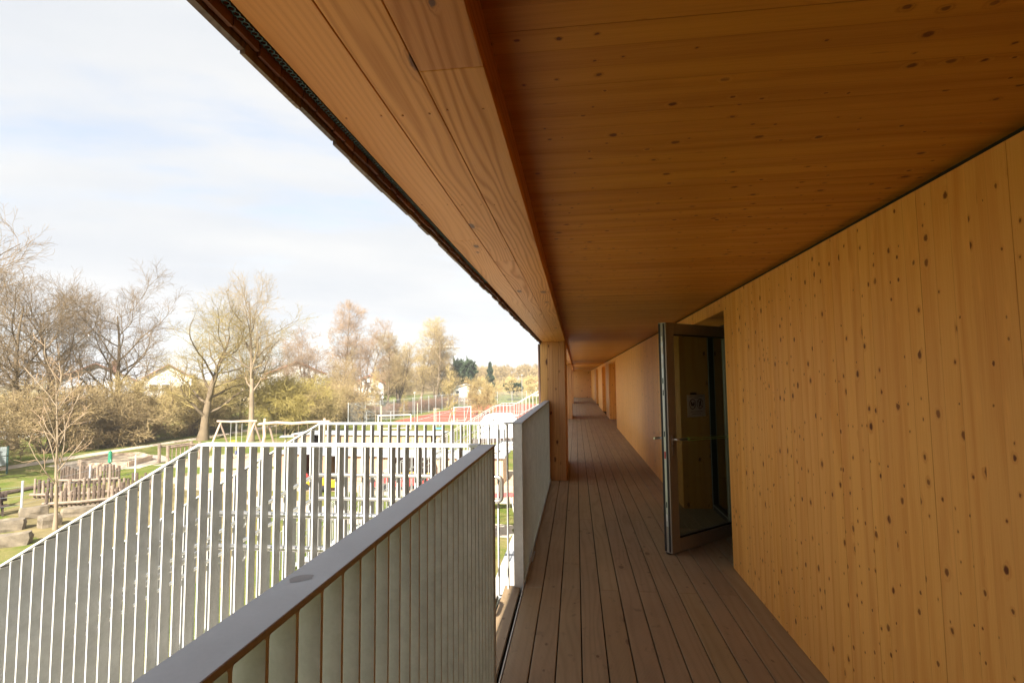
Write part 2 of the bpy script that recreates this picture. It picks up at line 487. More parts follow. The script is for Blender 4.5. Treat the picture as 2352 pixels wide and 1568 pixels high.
class MB:
    """collects boxes, prisms and tubes into one mesh"""
    def __init__(self):
        self.v = []
        self.f = []

    def add(self, v, f):
        b = len(self.v)
        self.v += [tuple(x) for x in v]
        self.f += [tuple(i + b for i in q) for q in f]
        return self

    def box(self, x0, x1, y0, y1, z0, z1):
        v = [(x0, y0, z0), (x1, y0, z0), (x1, y1, z0), (x0, y1, z0), (x0, y0, z1), (x1, y0, z1), (x1, y1, z1), (x0, y1, z1)]
        return self.add(v, [(0, 3, 2, 1), (4, 5, 6, 7), (0, 1, 5, 4), (1, 2, 6, 5), (2, 3, 7, 6), (3, 0, 4, 7)])

    def cbox(self, x0, x1, y0, y1, z0, z1, b):
        """box with bevelled edges"""
        bm = bmesh.new()
        bmesh.ops.create_cube(bm, size=1.0)
        for vv in bm.verts:
            vv.co = Vector((x0 + (vv.co.x + .5) * (x1 - x0), y0 + (vv.co.y + .5) * (y1 - y0), z0 + (vv.co.z + .5) * (z1 - z0)))
        bmesh.ops.bevel(bm, geom=list(bm.edges), offset=b, segments=1, affect='EDGES')
        bm.verts.index_update()
        self.add([tuple(x.co) for x in bm.verts], [[x.index for x in f.verts] for f in bm.faces])
        bm.free()
        return self

    def prism(self, poly, axis, a, b):
        """extrude a 2-D polygon along an axis: 'x' takes (y,z), 'y' takes (x,z), 'z' takes (x,y)"""
        def pt(p, w):
            return (w, p[0], p[1]) if axis == 'x' else (p[0], w, p[1]) if axis == 'y' else (p[0], p[1], w)
        n = len(poly)
        v = [pt(p, a) for p in poly] + [pt(p, b) for p in poly]
        f = [tuple(range(n))[::-1], tuple(range(n, 2 * n))] + [(i, (i + 1) % n, n + (i + 1) % n, n + i) for i in range(n)]
        return self.add(v, f)

    def tube(self, pts, r, sides=8, closed=False, r1=None):
        pts = [Vector(p) for p in pts]
        n = len(pts)
        v = []
        ref = None
        for i, p in enumerate(pts):
            if closed:
                t = pts[(i + 1) % n] - pts[i - 1]
            else:
                t = pts[min(i + 1, n - 1)] - pts[max(i - 1, 0)]
            t.normalize()
            if ref is None:
                ref = Vector((0, 0, 1)) if abs(t.z) < 0.9 else Vector((1, 0, 0))
            a = t.cross(ref).normalized()
            b = a.cross(t).normalized()
            ref = b
            rr = r if r1 is None else r + (r1 - r) * i / (n - 1)
            for k in range(sides):
                w = 2 * math.pi * k / sides
                v.append(p + a * (rr * math.cos(w)) + b * (rr * math.sin(w)))
        f = []
        for i in range(n if closed else n - 1):
            j = (i + 1) % n
            for k in range(sides):
                k2 = (k + 1) % sides
                f.append((i * sides + k, i * sides + k2, j * sides + k2, j * sides + k))
        if not closed:
            f.append(tuple(range(sides))[::-1])
            f.append(tuple(range((n - 1) * sides, n * sides)))
        return self.add(v, f)

    def cyl(self, p0, p1, r, sides=12, r1=None):
        return self.tube([p0, p1], r, sides, r1=r1)

    def mesh(self, smooth=False):
        me = mesh_from(self.v, self.f)
        if smooth:
            me.polygons.foreach_set('use_smooth', [True] * len(me.polygons))
            me.set_sharp_from_angle(angle=R(40))
        return me

    def build(self, name, mat, parent=None, loc=None, rot=None, smooth=False):
        return link(name, self.mesh(smooth), mat, parent, loc, rot)


_cache = {}


def piece(name, mat, parent, x0, x1, y0, y1, z0, z1, bevel=0.0):
    """one plank / board / panel, centred on its own origin; alike pieces share a mesh"""
    key = (round(x1 - x0, 4), round(y1 - y0, 4), round(z1 - z0, 4), bevel, mat.name)
    me = _cache.get(key)
    if me is None:
        a, b, c = (x1 - x0) / 2, (y1 - y0) / 2, (z1 - z0) / 2
        mb = MB()
        if bevel:
            mb.cbox(-a, a, -b, b, -c, c, bevel)
        else:
            mb.box(-a, a, -b, b, -c, c)
        me = mb.mesh()
        _cache[key] = me
    return link(name, me, mat, parent, ((x0 + x1) / 2, (y0 + y1) / 2, (z0 + z1) / 2))


def rounded(pts, r, n=5):
    """round the inner corners of a polyline"""
    pts = [Vector(p) for p in pts]
    out = [pts[0]]
    for i in range(1, len(pts) - 1):
        a = (pts[i - 1] - pts[i])
        b = (pts[i + 1] - pts[i])
        rr = min(r, a.length * 0.45, b.length * 0.45)
        pa = pts[i] + a.normalized() * rr
        pb = pts[i] + b.normalized() * rr
        for k in range(n + 1):
            s = k / n
            out.append(pa * (1 - s) ** 2 + pts[i] * (2 * s * (1 - s)) + pb * s * s)
    out.append(pts[-1])
    return out


YB, YE = -0.75, 46.0          # the corridor runs from behind the camera to its far end
XL, XR = -0.43, 1.29         # deck edge and wall face
CZ = 2.327                   # ceiling

# ------------------------------------------------------------------ floor
floor = tag(MB().box(-0.44, 1.9, YB, YE + 0.4, -0.35, -0.075).build('floor', M['black_gap']), kind='structure')
PIT_ = 0.1445
for row in range(12):
    xa = XL + 0.004 + row * PIT_
    y = 4.18 - 8.12 if row % 2 == 0 else 6.21 - 12.18
    while y < YE:
        ya, yb = max(y, YB), min(y + 4.06, YE)
        if yb - ya > 0.1:
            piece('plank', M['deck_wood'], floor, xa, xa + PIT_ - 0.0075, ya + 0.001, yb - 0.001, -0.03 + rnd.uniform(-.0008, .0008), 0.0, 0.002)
        y += 4.06
for row in range(12, 15):
    xa = XL + 0.004 + row * PIT_
    for ya, yb in ((4.765, 6.826), (17.61, 21.29)):
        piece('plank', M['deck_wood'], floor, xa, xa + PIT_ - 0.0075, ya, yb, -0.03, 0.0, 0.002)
MB().box(-0.4375, -0.431, YB, 8.5, -0.09, 0.004).build('edge_strip', M['galv'], floor)
# perforated strip along the foot of the far railing
ps = MB()
yy = 4.25
while yy < 8.48:
    ps.box(-0.4300, -0.4225, yy, yy + 0.011, 0.0, 0.030)
    yy += 0.022
ps.box(-0.4300, -0.4225, 4.22, 8.48, 0.0305, 0.036)
ps.build('perforated_strip', M['alu_light'], floor)
outer = tag(MB().box(-0.615, -0.4405, YB, 4.2, -0.30, -0.07).build('deck_edge', M['black_gap']), kind='structure')
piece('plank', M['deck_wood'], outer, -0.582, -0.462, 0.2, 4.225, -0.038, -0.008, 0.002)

# ------------------------------------------------------------------ right wall
wall = tag(MB().box(1.312, 1.45, YB, 4.756, -0.08, 2.29).build('wall', M['wall_wood']), kind='structure')
k0 = int(0.5 / 0.085)
y = k0 * 0.085
while y < 4.70:
    yb = min(y + 0.085, 4.762)
    if 4.762 - yb < 0.03:
        yb = 4.762
    dx = rnd.uniform(-0.0006, 0.0006)
    gap = 0.0022 if rnd.random() < 0.12 else 0.0006
    piece('board', M['wall_wood'], wall, XR + dx, 1.3115, y + gap / 2, yb - gap / 2, -0.03, 2.298)
    y = yb
MB().box(XR + 0.0004, 1.3115, YB, k0 * 0.085 - .0004, -0.03, 2.298).build('panel', M['wall_wood'], wall)
for ya, yb in ((6.832, 17.6), (21.3, 23.5), (26.8, 31.5), (34.6, YE)):
    MB().box(XR, 1.60, ya, yb, -0.03, 2.298).build('panel', M['wall_wood'], wall)
# the ends of the wall that line the door recesses
for ya in (6.8295, 21.2975, 26.7975, 34.5975):
    MB().box(XR + 0.001, 1.70, ya - 0.0005, ya + 0.0015, -0.03, 2.18).build('jamb', M['jamb_wood'], wall)
MB().box(XR + 0.001, 1.70, 4.7625, 4.765, -0.03, 2.18).build('jamb', M['jamb_wood'], wall)
for ya, yb in ((4.766, 6.828), (17.603, 21.296), (23.503, 26.796), (31.503, 34.596)):
    MB().box(XR + 0.0005, 1.72, ya, yb, 2.182, 2.298).build('lintel', M['wall_wood'], wall)
for ya, yb in ((17.61, 21.29), (23.51, 26.79), (31.51, 34.59)):
    MB().box(1.69, 1.72, ya, yb, -0.03, 2.181).build('door_leaf', M['jamb_wood'], wall)
MB().box(XR + 0.03, 1.75, YB, YE, 2.2985, 2.3265).build('shadow_gap', M['black_gap'], wall)
endw = tag(MB().box(-0.62, 1.9, YE + 0.002, YE + 0.12, -0.05, 2.325).build('end_wall', M['post_wood']), kind='structure')
tag(MB().box(-0.62, 1.9, YB - 0.12, YB - 0.002, -0.4, 2.9).build('unseen_rear_wall', M['wall_wood']), kind='structure')  # unseen wall, set close behind the camera to darken the near corridor

tag(MB().box(-0.60, -0.42, YB, 0.30, -0.4, 2.199).build('side_wall', M['post_wood']), kind='structure')  # added out of view on the open side, blocks light from near wall and ceiling

# dark room behind the glazed door
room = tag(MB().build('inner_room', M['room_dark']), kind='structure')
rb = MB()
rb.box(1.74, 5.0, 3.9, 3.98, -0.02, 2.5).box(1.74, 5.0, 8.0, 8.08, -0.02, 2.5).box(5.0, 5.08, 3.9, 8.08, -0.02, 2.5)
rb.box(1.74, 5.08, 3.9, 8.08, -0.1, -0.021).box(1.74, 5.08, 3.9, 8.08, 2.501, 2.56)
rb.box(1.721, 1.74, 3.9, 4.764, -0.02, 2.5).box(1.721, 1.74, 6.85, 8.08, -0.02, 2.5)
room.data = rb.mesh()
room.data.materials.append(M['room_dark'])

# ------------------------------------------------------------------ ceiling, soffit, roof edge
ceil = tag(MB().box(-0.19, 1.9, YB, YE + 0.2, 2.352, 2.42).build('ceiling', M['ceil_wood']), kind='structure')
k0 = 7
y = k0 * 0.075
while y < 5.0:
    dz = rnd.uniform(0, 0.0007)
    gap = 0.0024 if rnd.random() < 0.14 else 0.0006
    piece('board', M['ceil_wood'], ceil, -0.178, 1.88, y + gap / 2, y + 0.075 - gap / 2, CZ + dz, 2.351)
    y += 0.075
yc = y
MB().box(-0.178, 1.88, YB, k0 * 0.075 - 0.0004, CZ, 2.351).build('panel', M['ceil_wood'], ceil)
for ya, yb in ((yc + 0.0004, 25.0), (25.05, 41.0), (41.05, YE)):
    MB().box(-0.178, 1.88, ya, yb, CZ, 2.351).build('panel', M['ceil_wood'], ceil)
for yb in (25.0, 41.0):
    MB().box(-0.17, 1.29, yb - 0.11, yb + 0.02, CZ - 0.035, CZ - 0.0005).build('joint_cover', M['ceil_wood'], ceil)

soff = tag(MB().box(-0.545, -0.182, YB, YE, 2.228, 2.60).build('soffit', M['soffit_wood']), kind='structure')
for (xa, xb), y0 in zip(((-0.532, -0.4035), (-0.4015, -0.2950), (-0.2930, -0.1650)), (2.30 - 4.2, 2.72 - 4.2, 0.86 - 4.0)):
    y = y0
    while y < YE:
        ya, yb = max(y, YB), min(y + 4.1, YE)
        if yb - ya > 0.05:
            piece('plank', M['soffit_wood'], soff, xa, xb, ya + 0.0003, yb - 0.0003, 2.2 + rnd.uniform(0, .0008), 2.2275, 0.0012)
        y += 4.1
MB().box(-0.1815, -0.170, YB, YE, 2.206, 2.3265).build('edge_board', M['edge_wood'], soff)
scr = MB()
for yy in np.arange(0.5, 8.4, 0.62):
    for xx in (-0.51, -0.425, -0.38, -0.315, -0.27, -0.19):
        px, py = xx + rnd.uniform(-.004, .004), yy + rnd.uniform(-.02, .02)
        scr.cyl((px, py, 2.1985), (px, py, 2.2005), 0.0026, 6)
tag(scr.build('screw_head', M['edge_wood'], soff), kind='stuff')

# perforated vent strip of open hexagons between the soffit and the shingles
vm_ = MB()
cs = 0.0072
yy = 0.45
while yy < 3.2:
    for q in range(1):
        ring_o = [(-0.5415 + cs * 1.0 * math.cos(R(60 * k)), yy + cs * 1.0 * math.sin(R(60 * k))) for k in range(6)]
        ring_i = [(-0.5415 + cs * .72 * math.cos(R(60 * k)), yy + cs * .72 * math.sin(R(60 * k))) for k in range(6)]
        v = [(a, b, 2.201) for a, b in ring_o] + [(a, b, 2.201) for a, b in ring_i] + [(a, b, 2.2025) for a, b in ring_o] + [(a, b, 2.2025) for a, b in ring_i]
        f = []
        for k in range(6):
            k2 = (k + 1) % 6
            f += [(k, k2, 6 + k2, 6 + k), (12 + k, 18 + k, 18 + k2, 12 + k2), (6 + k, 6 + k2, 18 + k2, 18 + k), (k2, k, 12 + k, 12 + k2)]
        vm_.add(v, f)
    yy += cs * 1.74
tag(vm_.build('vent_strip', M['dark_green'], soff), kind='stuff')

edge = tag(MB().box(-0.5660, -0.5565, YB, YE, 2.26, 2.80).build('fascia', M['batten_wood']), kind='structure')
y = 0.35
while y < 9.0:
    w = rnd.uniform(0.045, 0.085)
    piece('batten', M['batten_wood'], edge, -0.5560, -0.5480 + rnd.uniform(-.002, .001), y + .002, y + w - .003, 2.184 + rnd.uniform(-.003, .004), 2.70)
    y += w
y = 0.30
while y < 9.0:
    w = rnd.choice((0.10, 0.13, 0.16, 0.19))
    zb = 2.168 + rnd.choice((-.006, -.002, 0.0, .003, .006)) + rnd.uniform(-.001, .001)
    sh = MB().prism([(-0.5655 - rnd.uniform(0, .004), zb), (-0.5568, zb + rnd.uniform(-.002, .002)), (-0.5668, 2.78), (-0.5790, 2.78)], 'y', 0.0012, w - 0.0012)
    o = sh.build('shingle', M['shingle_wood'], edge, loc=(0, y, 0))
    y += w
far = MB()
while y < YE:
    w = rnd.choice((0.08, 0.1, 0.13))
    zb = 2.168 + rnd.uniform(-.008, .009)
    far.prism([(-0.578 - rnd.uniform(0, .007), zb), (-0.557, zb), (-0.567, 2.78), (-0.580, 2.78)], 'y', y + 0.001, y + w - 0.001)
    y += w
tag(far.build('shingle_row', M['shingle_wood'], edge), kind='stuff')
tag(MB().box(-0.62, 9.0, YB - 6, YE + 1.0, 2.801, 3.0).build('roof', M['roof_grey']), kind='structure')
tag(MB().box(-0.55, 9.0, YB - 6, YE + 1.0, GZ - 0.1, -0.352).build('building_base', M['render_white']), kind='structure')
tag(MB().box(5.3, 9.0, YB - 6, YE + 1.0, -0.351, 2.80).build('building_core', M['render_cream']), kind='structure')


# ------------------------------------------------------------------ timber posts between the balcony bays
def post(y0, y1, label):
    t = thing('timber_post', label, 'post', (-0.37, y0, 0), group='boxed timber posts along the corridor')
    ed = (-0.570, -0.454, -0.368, -0.274, -0.1765)
    for i in range(4):
        c = (ed[i] + ed[i + 1]) / 2
        h = (ed[i + 1] - ed[i]) / 2 - 0.0012
        d = rnd.uniform(-.0015, .0015)
        MB().cbox(c - h + 0.37, c + h + 0.37, d, 0.024, -0.001, 2.198, 0.0015).build('plank', M['post_wood'], t)
    MB().box(-0.568 + 0.37, -0.180 + 0.37, 0.0242, y1 - y0, -0.001, 2.199).build('core', M['post_wood'], t)
    n = 8
    for i in range(n):
        a = 0.0005 + i * (y1 - y0) / n
        MB().box(-0.1798 + 0.37, -0.1765 + 0.37, a + 0.025 * (i == 0), a + (y1 - y0) / n - 0.003, -0.001, 2.1985).build('side_plank', M['post_wood'], t)
    for xx in (-0.605, ):
        MB().box(xx + 0.37, -0.5705 + 0.37, 0.002, y1 - y0, -0.3, 2.17).build('outer_cladding', M['shingle_wood'], t)
    return t


post(8.512, 10.54, 'nearest orange timber post where the far grey railing ends')
post(21.43, 23.45, 'second timber post along the corridor, half hidden behind the nearest post')
post(35.2, 37.2, 'farthest timber post of the corridor, next to the end wall')


# ------------------------------------------------------------------ railings
def slat_mesh(L, t=0.0085, r=0.011, depth=0.072, along='y', foot=0.0):
    """flat bar hung from a rail, its top flaring into the weld"""
    h = t / 2
    prof = [(-h, -L), (-h, -r)]
    for k in range(1, 5):
        a = R(90 * k / 4)
        prof.append((-h - r * (1 - math.cos(a)), -r + r * math.sin(a)))
    prof = prof + [(-x, z) for x, z in prof[::-1]]
    mb = MB()
    if along == 'y':
        mb.prism(prof, 'x', -depth / 2, depth / 2)
    else:
        mb.prism(prof, 'y', -depth / 2, depth / 2)
    return mb.mesh()


def balcony_rail(y0, y1, label, first):
    x0, x1 = -0.507, -0.4365
    t = thing('balcony_railing', label, 'railing', ((x0 + x1) / 2, y0, 0), group='balcony railings of the corridor')
    ox, oy = (x0 + x1) / 2, y0
    MB().cbox(x0 - ox - .004, x1 - ox + .0055, 0, y1 - y0, 1.2475, 1.26, 0.0012).build('top_rail', M['galv_dull'], t)
    me = slat_mesh(1.36, along='y', depth=x1 - x0)
    y = first
    while y < y1 - 0.03:
        if y > y0 + 0.03:
            link('slat', me, M['galv'], t, (0, y - oy, 1.2474))
        y += 0.0806
    for ye in (y0 + 0.0062, y1 - 0.0062):
        MB().box(x0 - ox, x1 - ox + .003, ye - 0.006 - oy, ye + 0.006 - oy, -0.11, 1.2472).build('end_plate', M['galv'], t)
    MB().box(x0 - ox + .01, x1 - ox - .01, 0.02, y1 - y0 - .02, -0.112, -0.1).build('bottom_bar', M['galv_dull'], t)
    return t


balcony_rail(0.305, 2.786, 'nearest grey slatted balcony railing beside the camera, running out to the stair opening', 0.640 - 0.0806 * 38)
balcony_rail(4.195, 8.505, 'grey slatted balcony railing beyond the stair opening, ending at the timber post', 4.27)


def z_profile(prof, x):
    for (xa, za), (xb, zb) in zip(prof[:-1], prof[1:]):
        if xb <= x <= xa:
            return za + (zb - za) * (x - xa) / (xb - xa)
    return prof[-1][1]


def stair_rail(y, prof, label, spacing, group, inner, slat_len=1.36, loc_y=None, hand=True, hx0=-0.585):
    """railing of an outside stair; prof = top line of the rail as (x, z) falling towards -x; inner = +1 / -1: side of the handrail"""
    t = thing('stair_railing', label, 'railing', (prof[0][0], y, 0), group=group)
    ox = prof[0][0]
    th = 0.0125
    top = [(x - ox, z) for x, z in prof]
    MB().prism(top + [(x, z - th) for x, z in top[::-1]], 'y', -0.037, 0.037).build('top_rail', M['galv'], t)
    me = slat_mesh(slat_len, along='x', depth=0.060)
    x = prof[0][0] - 0.035
    while x > prof[-1][0] + 0.05:
        link('slat', me, M['galv'], t, (x - ox, 0, z_profile(prof, x) - th))
        x -= spacing
    low = [(x - ox, z - slat_len + 0.04) for x, z in prof]
    MB().prism(low + [(x, z - 0.13) for x, z in low[::-1]], 'y', 0.037 * inner, 0.047 * inner).build('stringer', M['galv_dull'], t)
    if hand:
        yy = 0.085 * inner
        hp = [(hx0, prof[0][1])] + list(prof[1:])
        up = [(x - ox, yy, z - 0.41) for x, z in hp]
        lo = [(x - ox, yy, z - 0.595) for x, z in hp][::-1]
        loop = rounded([((up[0][0] + 0.0), yy, up[0][2] - 0.09)] + up + lo + [((up[0][0]), yy, up[0][2] - 0.091)], 0.055)
        MB().tube(loop[:-1], 0.0165, 10, closed=True).build('handrail', M['steel'], t, smooth=True)
        bx = hx0 - 0.25
        while bx > prof[-1][0] + 0.2:
            z = z_profile(prof, bx)
            bk = MB()
            for dz in (0.41, 0.595):
                bk.tube(rounded([(bx - ox, yy, z - dz - 0.012), (bx - ox, yy, z - dz - 0.06), (bx - ox, 0.037 * inner, z - dz - 0.075)], 0.03, 3), 0.006, 6)
            bk.build('bracket', M['steel'], t)
            bx -= 1.05
    return t


SL = 0.572
prof1 = [(-0.515, 1.26), (-2.105, 1.26), (-2.105 - 8.4, 1.26 - 8.4 * SL)]
stair_rail(2.785, prof1, 'near slatted stair railing whose slope runs out of the picture at the lower left', 0.0733,
           'railings of the near outside stair', 1)
stair_rail(4.185, prof1, 'slatted steel stair railing starting at the far balcony railing, seen behind the other stair railing', 0.0741,
           'railings of the near outside stair', -1)


def staircase(y0, y1, prof, label, group):
    """landing, treads and stringers; prof is the line of the deck / nosings"""
    t = thing('outside_stair', label, 'stair', (prof[0][0], (y0 + y1) / 2, 0), group=group)
    ox, oy = prof[0][0], (y0 + y1) / 2
    for (xa, za), (xb, zb) in zip(prof[:-1], prof[1:]):
        if abs(za - zb) < 0.01:
            MB().cbox(xb - ox + .003, xa - ox - .003, y0 - oy, y1 - oy, za - 0.045, za, 0.003).build('landing', M['concrete'], t)
        else:
            n = round((za - zb) / 0.1716)
            run = (xa - xb) / n
            for i in range(n - 1):
                x = xa - run * (i + 1)
                z = za - (za - zb) / n * (i + 1)
                MB().box(x - ox, x - ox + run + .02, y0 - oy, y1 - oy, z - 0.04, z).build('tread', M['concrete'], t)
    return t


nose1 = [(-0.62, -0.022), (-2.105, -0.022), (-2.105 - 7.3, GZ + 0.0)]
staircase(2.86, 4.10, nose1, 'outside stair with pale landing leaving the balcony through the railing gap', 'outside stairs of the school')
MB().box(-0.16, 0.11, 0.55, 0.83, 0.003, 0.010).build('foot_plate', M['galv_dull'], bpy.data.objects['stair_railing.001'])

prof2 = [(-0.60, 1.26), (-1.13, 1.26), (-1.90, 0.84), (-2.45, 0.83), (-2.45 - 7.0, 0.83 - 7.0 * SL)]
prof2b = [(x, z) for x, z in prof2]
stair_rail(15.8, prof2, 'pale stair railing of the second outside stair, left of the nearest timber post', 0.11, 'railings of the far outside stair', 1, 1.25, hx0=-0.75)
stair_rail(17.3, prof2, 'rear pale stair railing of the second outside stair, behind its front railing', 0.11, 'railings of the far outside stair', -1, 1.25, hx0=-0.75)
nose2 = [(-0.62, -0.03), (-1.13, -0.03), (-1.90, -0.45), (-2.45, -0.45), (-2.45 - 6.5, GZ)]
staircase(15.9, 17.2, nose2, 'second outside stair with a half landing, farther along the building', 'outside stairs of the school')

# ------------------------------------------------------------------ glazed door, standing open
ax, ay = 0.834, 5.014
DA = math.atan2(5.633 - 5.014, 1.534 - 0.834)
door = thing('glass_door', 'grey framed glass door standing open into the corridor with a notice on its pane', 'door', (ax, ay, 0), DA)
T, DW, DZ0, DZ1 = 0.085, 1.085, 0.018, 2.117
bz, tz, st = 0.135, 2.012, 0.112
fr = M['alu_frame']
MB().cbox(0.0, st, 0, T, DZ0, DZ1, 0.002).build('stile', fr, door)
MB().cbox(0.985, DW, 0, T, DZ0, DZ1, 0.002).build('stile', fr, door)
MB().cbox(st + .0005, 0.9845, 0.001, T - .001, tz, DZ1 - .0005, 0.002).build('top_rail', fr, door)
MB().cbox(st + .0005, 0.9845, 0.001, T - .001, DZ0 + .0005, bz, 0.002).build('bottom_rail', fr, door)
MB().box(st, 0.985, 0.036, 0.048, bz, tz).build('pane', M['glass'], door)
gk = MB()
gk.box(st, 0.985, 0.012, 0.034, bz, bz + 0.012).box(st, 0.985, 0.012, 0.034, tz - 0.012, tz)
gk.box(st, st + 0.006, 0.012, 0.034, bz + .0122, tz - .0122).box(0.979, 0.985, 0.012, 0.034, bz + .0122, tz - .0122)
gk.build('gasket', M['rubber'], door)
# closing edge: rubber seals, steel face plate with latches
MB().box(-0.006, -0.0003, 0.014, 0.030, DZ0 + 0.01, DZ1 - .01).build('seal', M['rubber'], door)
MB().box(-0.006, -0.0003, 0.062, 0.080, DZ0 + 0.01, DZ1 - .01).build('seal', M['rubber'], door)
MB().box(-0.0025, -0.0003, 0.034, 0.058, 0.25, 1.95).build('face_plate', M['alu_light'], door)
for z0, z1 in ((1.93, 1.99), (1.82, 1.90), (1.70, 1.76), (0.30, 0.36)):
    MB().box(-0.0045, -0.0027, 0.038, 0.054, z0, z1).build('latch', M['white_paint'], door)
for z in (1.55, 1.44, 1.06, 0.42):
    MB().box(-0.0045, -0.0027, 0.041, 0.051, z, z + 0.05).build('bolt_slot', M['rubber'], door)
MB().box(-0.0045, -0.0027, 0.038, 0.054, 0.86, 0.925).build('red_label', M['red_mark'], door)
MB().cyl((0.03, 0.06, 0.006), (0.03, 0.06, 0.07), 0.03, 12).build('door_seal_foot', M['rubber'], door)
hd = MB()
hd.cbox(0.035, 0.066, -0.009, -0.0002, 0.985, 1.075, 0.003)
hd.tube(rounded([(0.052, -0.005, 1.037), (0.052, -0.058, 1.037), (0.205, -0.058, 1.034)], 0.03, 5), 0.0105, 10)
hd.build('handle', M['steel'], door, smooth=True)
cy = MB().cbox(0.038, 0.068, -0.007, -0.0002, 0.89, 0.975, 0.003)
cy.cyl((0.053, -0.011, 0.945), (0.053, -0.002, 0.945), 0.009, 12)
cy.build('lock_cylinder', M['steel'], door)
kb = MB().tube(rounded([(0.045, T - .002, 1.04), (0.045, T + 0.055, 1.04), (-0.03, T + 0.06, 1.04)], 0.02, 4), 0.011, 10)
kb.build('outer_handle', M['steel'], door, smooth=True)
# the notice behind the pane
sgn = thing('notice_sheet', 'grey notice sheet with two round prohibition symbols on the door glass', 'notice', (ax, ay, 0), DA)
sy_ = 0.0343
MB().box(0.326, 0.606, sy_, sy_ + 0.001, 1.222, 1.434).build('sheet', M['sign_paper'], sgn)
MB().box(0.372, 0.470, sy_ - 0.0012, sy_ + 0.001, 1.436, 1.456).build('clip', M['rubber'], sgn)


def ring(mb, cx, cz, r, w, y):
    n = 28
    v, f = [], []
    for k in range(n):
        a = 2 * math.pi * k / n
        v += [(cx + r * math.cos(a), y, cz + r * math.sin(a)), (cx + (r - w) * math.cos(a), y, cz + (r - w) * math.sin(a))]
    for k in range(n):
        k2 = (k + 1) % n
        f.append((2 * k, 2 * k2, 2 * k2 + 1, 2 * k + 1))
    mb.add(v, f)


def blob(mb, cx, cz, rx, rz, rot, y):
    n = 14
    v = []
    for k in range(n):
        a = 2 * math.pi * k / n
        px, pz = rx * math.cos(a), rz * math.sin(a)
        v.append((cx + px * math.cos(rot) - pz * math.sin(rot), y, cz + px * math.sin(rot) + pz * math.cos(rot)))
    mb.add(v, [tuple(range(n))])


def bar(mb, x0, z0, x1, z1, w, y):
    d = Vector((x1 - x0, z1 - z0)).normalized()
    nx, nz = -d.y * w / 2, d.x * w / 2
    mb.add([(x0 + nx, y, z0 + nz), (x1 + nx, y, z1 + nz), (x1 - nx, y, z1 - nz), (x0 - nx, y, z0 - nz)], [(0, 1, 2, 3)])


yk = sy_ - 0.0006
for cx, fig in ((0.408, 0), (0.523, 1)):
    g = MB()
    ring(g, cx, 1.345, 0.050, 0.008, yk)
    bar(g, cx - 0.031, 1.376, cx + 0.031, 1.314, 0.007, yk - 0.0002)
    if fig == 0:
        blob(g, cx + 0.004, 1.338, 0.030, 0.009, 0.25, yk)
        blob(g, cx - 0.018, 1.352, 0.010, 0.014, 0.2, yk + 0.0001)
        blob(g, cx + 0.02, 1.357, 0.012, 0.008, 0.6, yk + 0.0001)
    else:
        blob(g, cx + 0.004, 1.350, 0.011, 0.028, -0.35, yk)
        blob(g, cx + 0.012, 1.372, 0.009, 0.010, 0.0, yk + 0.0001)
        blob(g, cx - 0.010, 1.326, 0.007, 0.018, 0.5, yk + 0.0001)
    g.build('symbol', M['sign_ink'], sgn)
tl = MB()
for z, xa, xb in ((1.418, 0.36, 0.575), (1.404, 0.43, 0.51), (1.272, 0.375, 0.56), (1.250, 0.40, 0.53)):
    x = xa
    while x < xb:
        w = rnd.uniform(0.008, 0.022)
        bar(tl, x, z, min(x + w, xb), z, 0.005, yk)
        x += w + 0.004
tl.build('text_line', M['sign_ink'], sgn)
# string that ties the handle back
sg = MB()
sg.tube([(0.196, -0.058, 1.045), (0.45, -0.035, 1.028), (0.72, -0.022, 1.018), (0.975, -0.012, 1.012)], 0.0032, 6)
sg.tube([(0.198, -0.058, 1.020), (0.45, -0.037, 1.012), (0.72, -0.023, 1.003), (0.975, -0.012, 0.996)], 0.0032, 6)
for k in range(5):
    x = 0.190 + 0.005 * k
    sg.tube([(x, -0.058 + 0.013 * math.cos(a), 1.034 + 0.013 * math.sin(a)) for a in np.linspace(0, 2 * math.pi, 11)[:-1]], 0.0028, 5, closed=True)
tag(sg.build('string', M['string'], loc=(ax, ay, 0), rot=(0, 0, DA)), 'green string tied from the door handle across the glass', 'string')

# fixed glazing and frame inside the recess
glz = thing('recess_window', 'tall fixed window with dark frame inside the door recess', 'window', (1.66, 5.86, 0))
w0, w1 = 0.0, 6.826 - 5.86
fm = MB()
fm.box(-0.03, 0.04, w0, w0 + 0.075, 0.0, 2.18).box(-0.03, 0.04, w1 - 0.06, w1, 0.0, 2.18)
fm.box(-0.03, 0.04, w0 + .0755, w1 - .0605, 0.0, 0.07).box(-0.03, 0.04, w0 + .0755, w1 - .0605, 2.11, 2.18)
fm.build('frame', M['dark_frame'], glz)
MB().box(0.0, 0.012, w0 + .0755, w1 - .0605, 0.0705, 2.1095).build('pane', M['glass'], glz)
lp = MB()
lp.box(-0.038, -0.0305, w0 + 0.060, w0 + 0.072, 0.0, 2.17).box(-0.038, -0.0305, w1 - 0.060, w1 - 0.050, 0.0, 2.17)
lp.box(-0.038, -0.0305, w0 + 0.0725, w1 - 0.0605, 0.052, 0.066)
lp.build('bead', M['alu_light'], glz)
df = MB()
df.box(1.63, 1.715, 4.767, 4.81, 0.0, 2.18).box(1.63, 1.715, 5.80, 5.855, 0.0, 2.18).box(1.63, 1.715, 4.811, 5.799, 2.135, 2.1805)
tag(df.build('door_frame', M['dark_frame']), 'dark frame of the open doorway at the back of the recess', 'door frame')

# ------------------------------------------------------------------ ground
def sheet(name, pts, z, mat, kind='structure'):
    me = mesh_from([(x, y, z) for x, y in pts], [tuple(range(len(pts)))])
    return tag(link(name, me, mat), kind=kind)


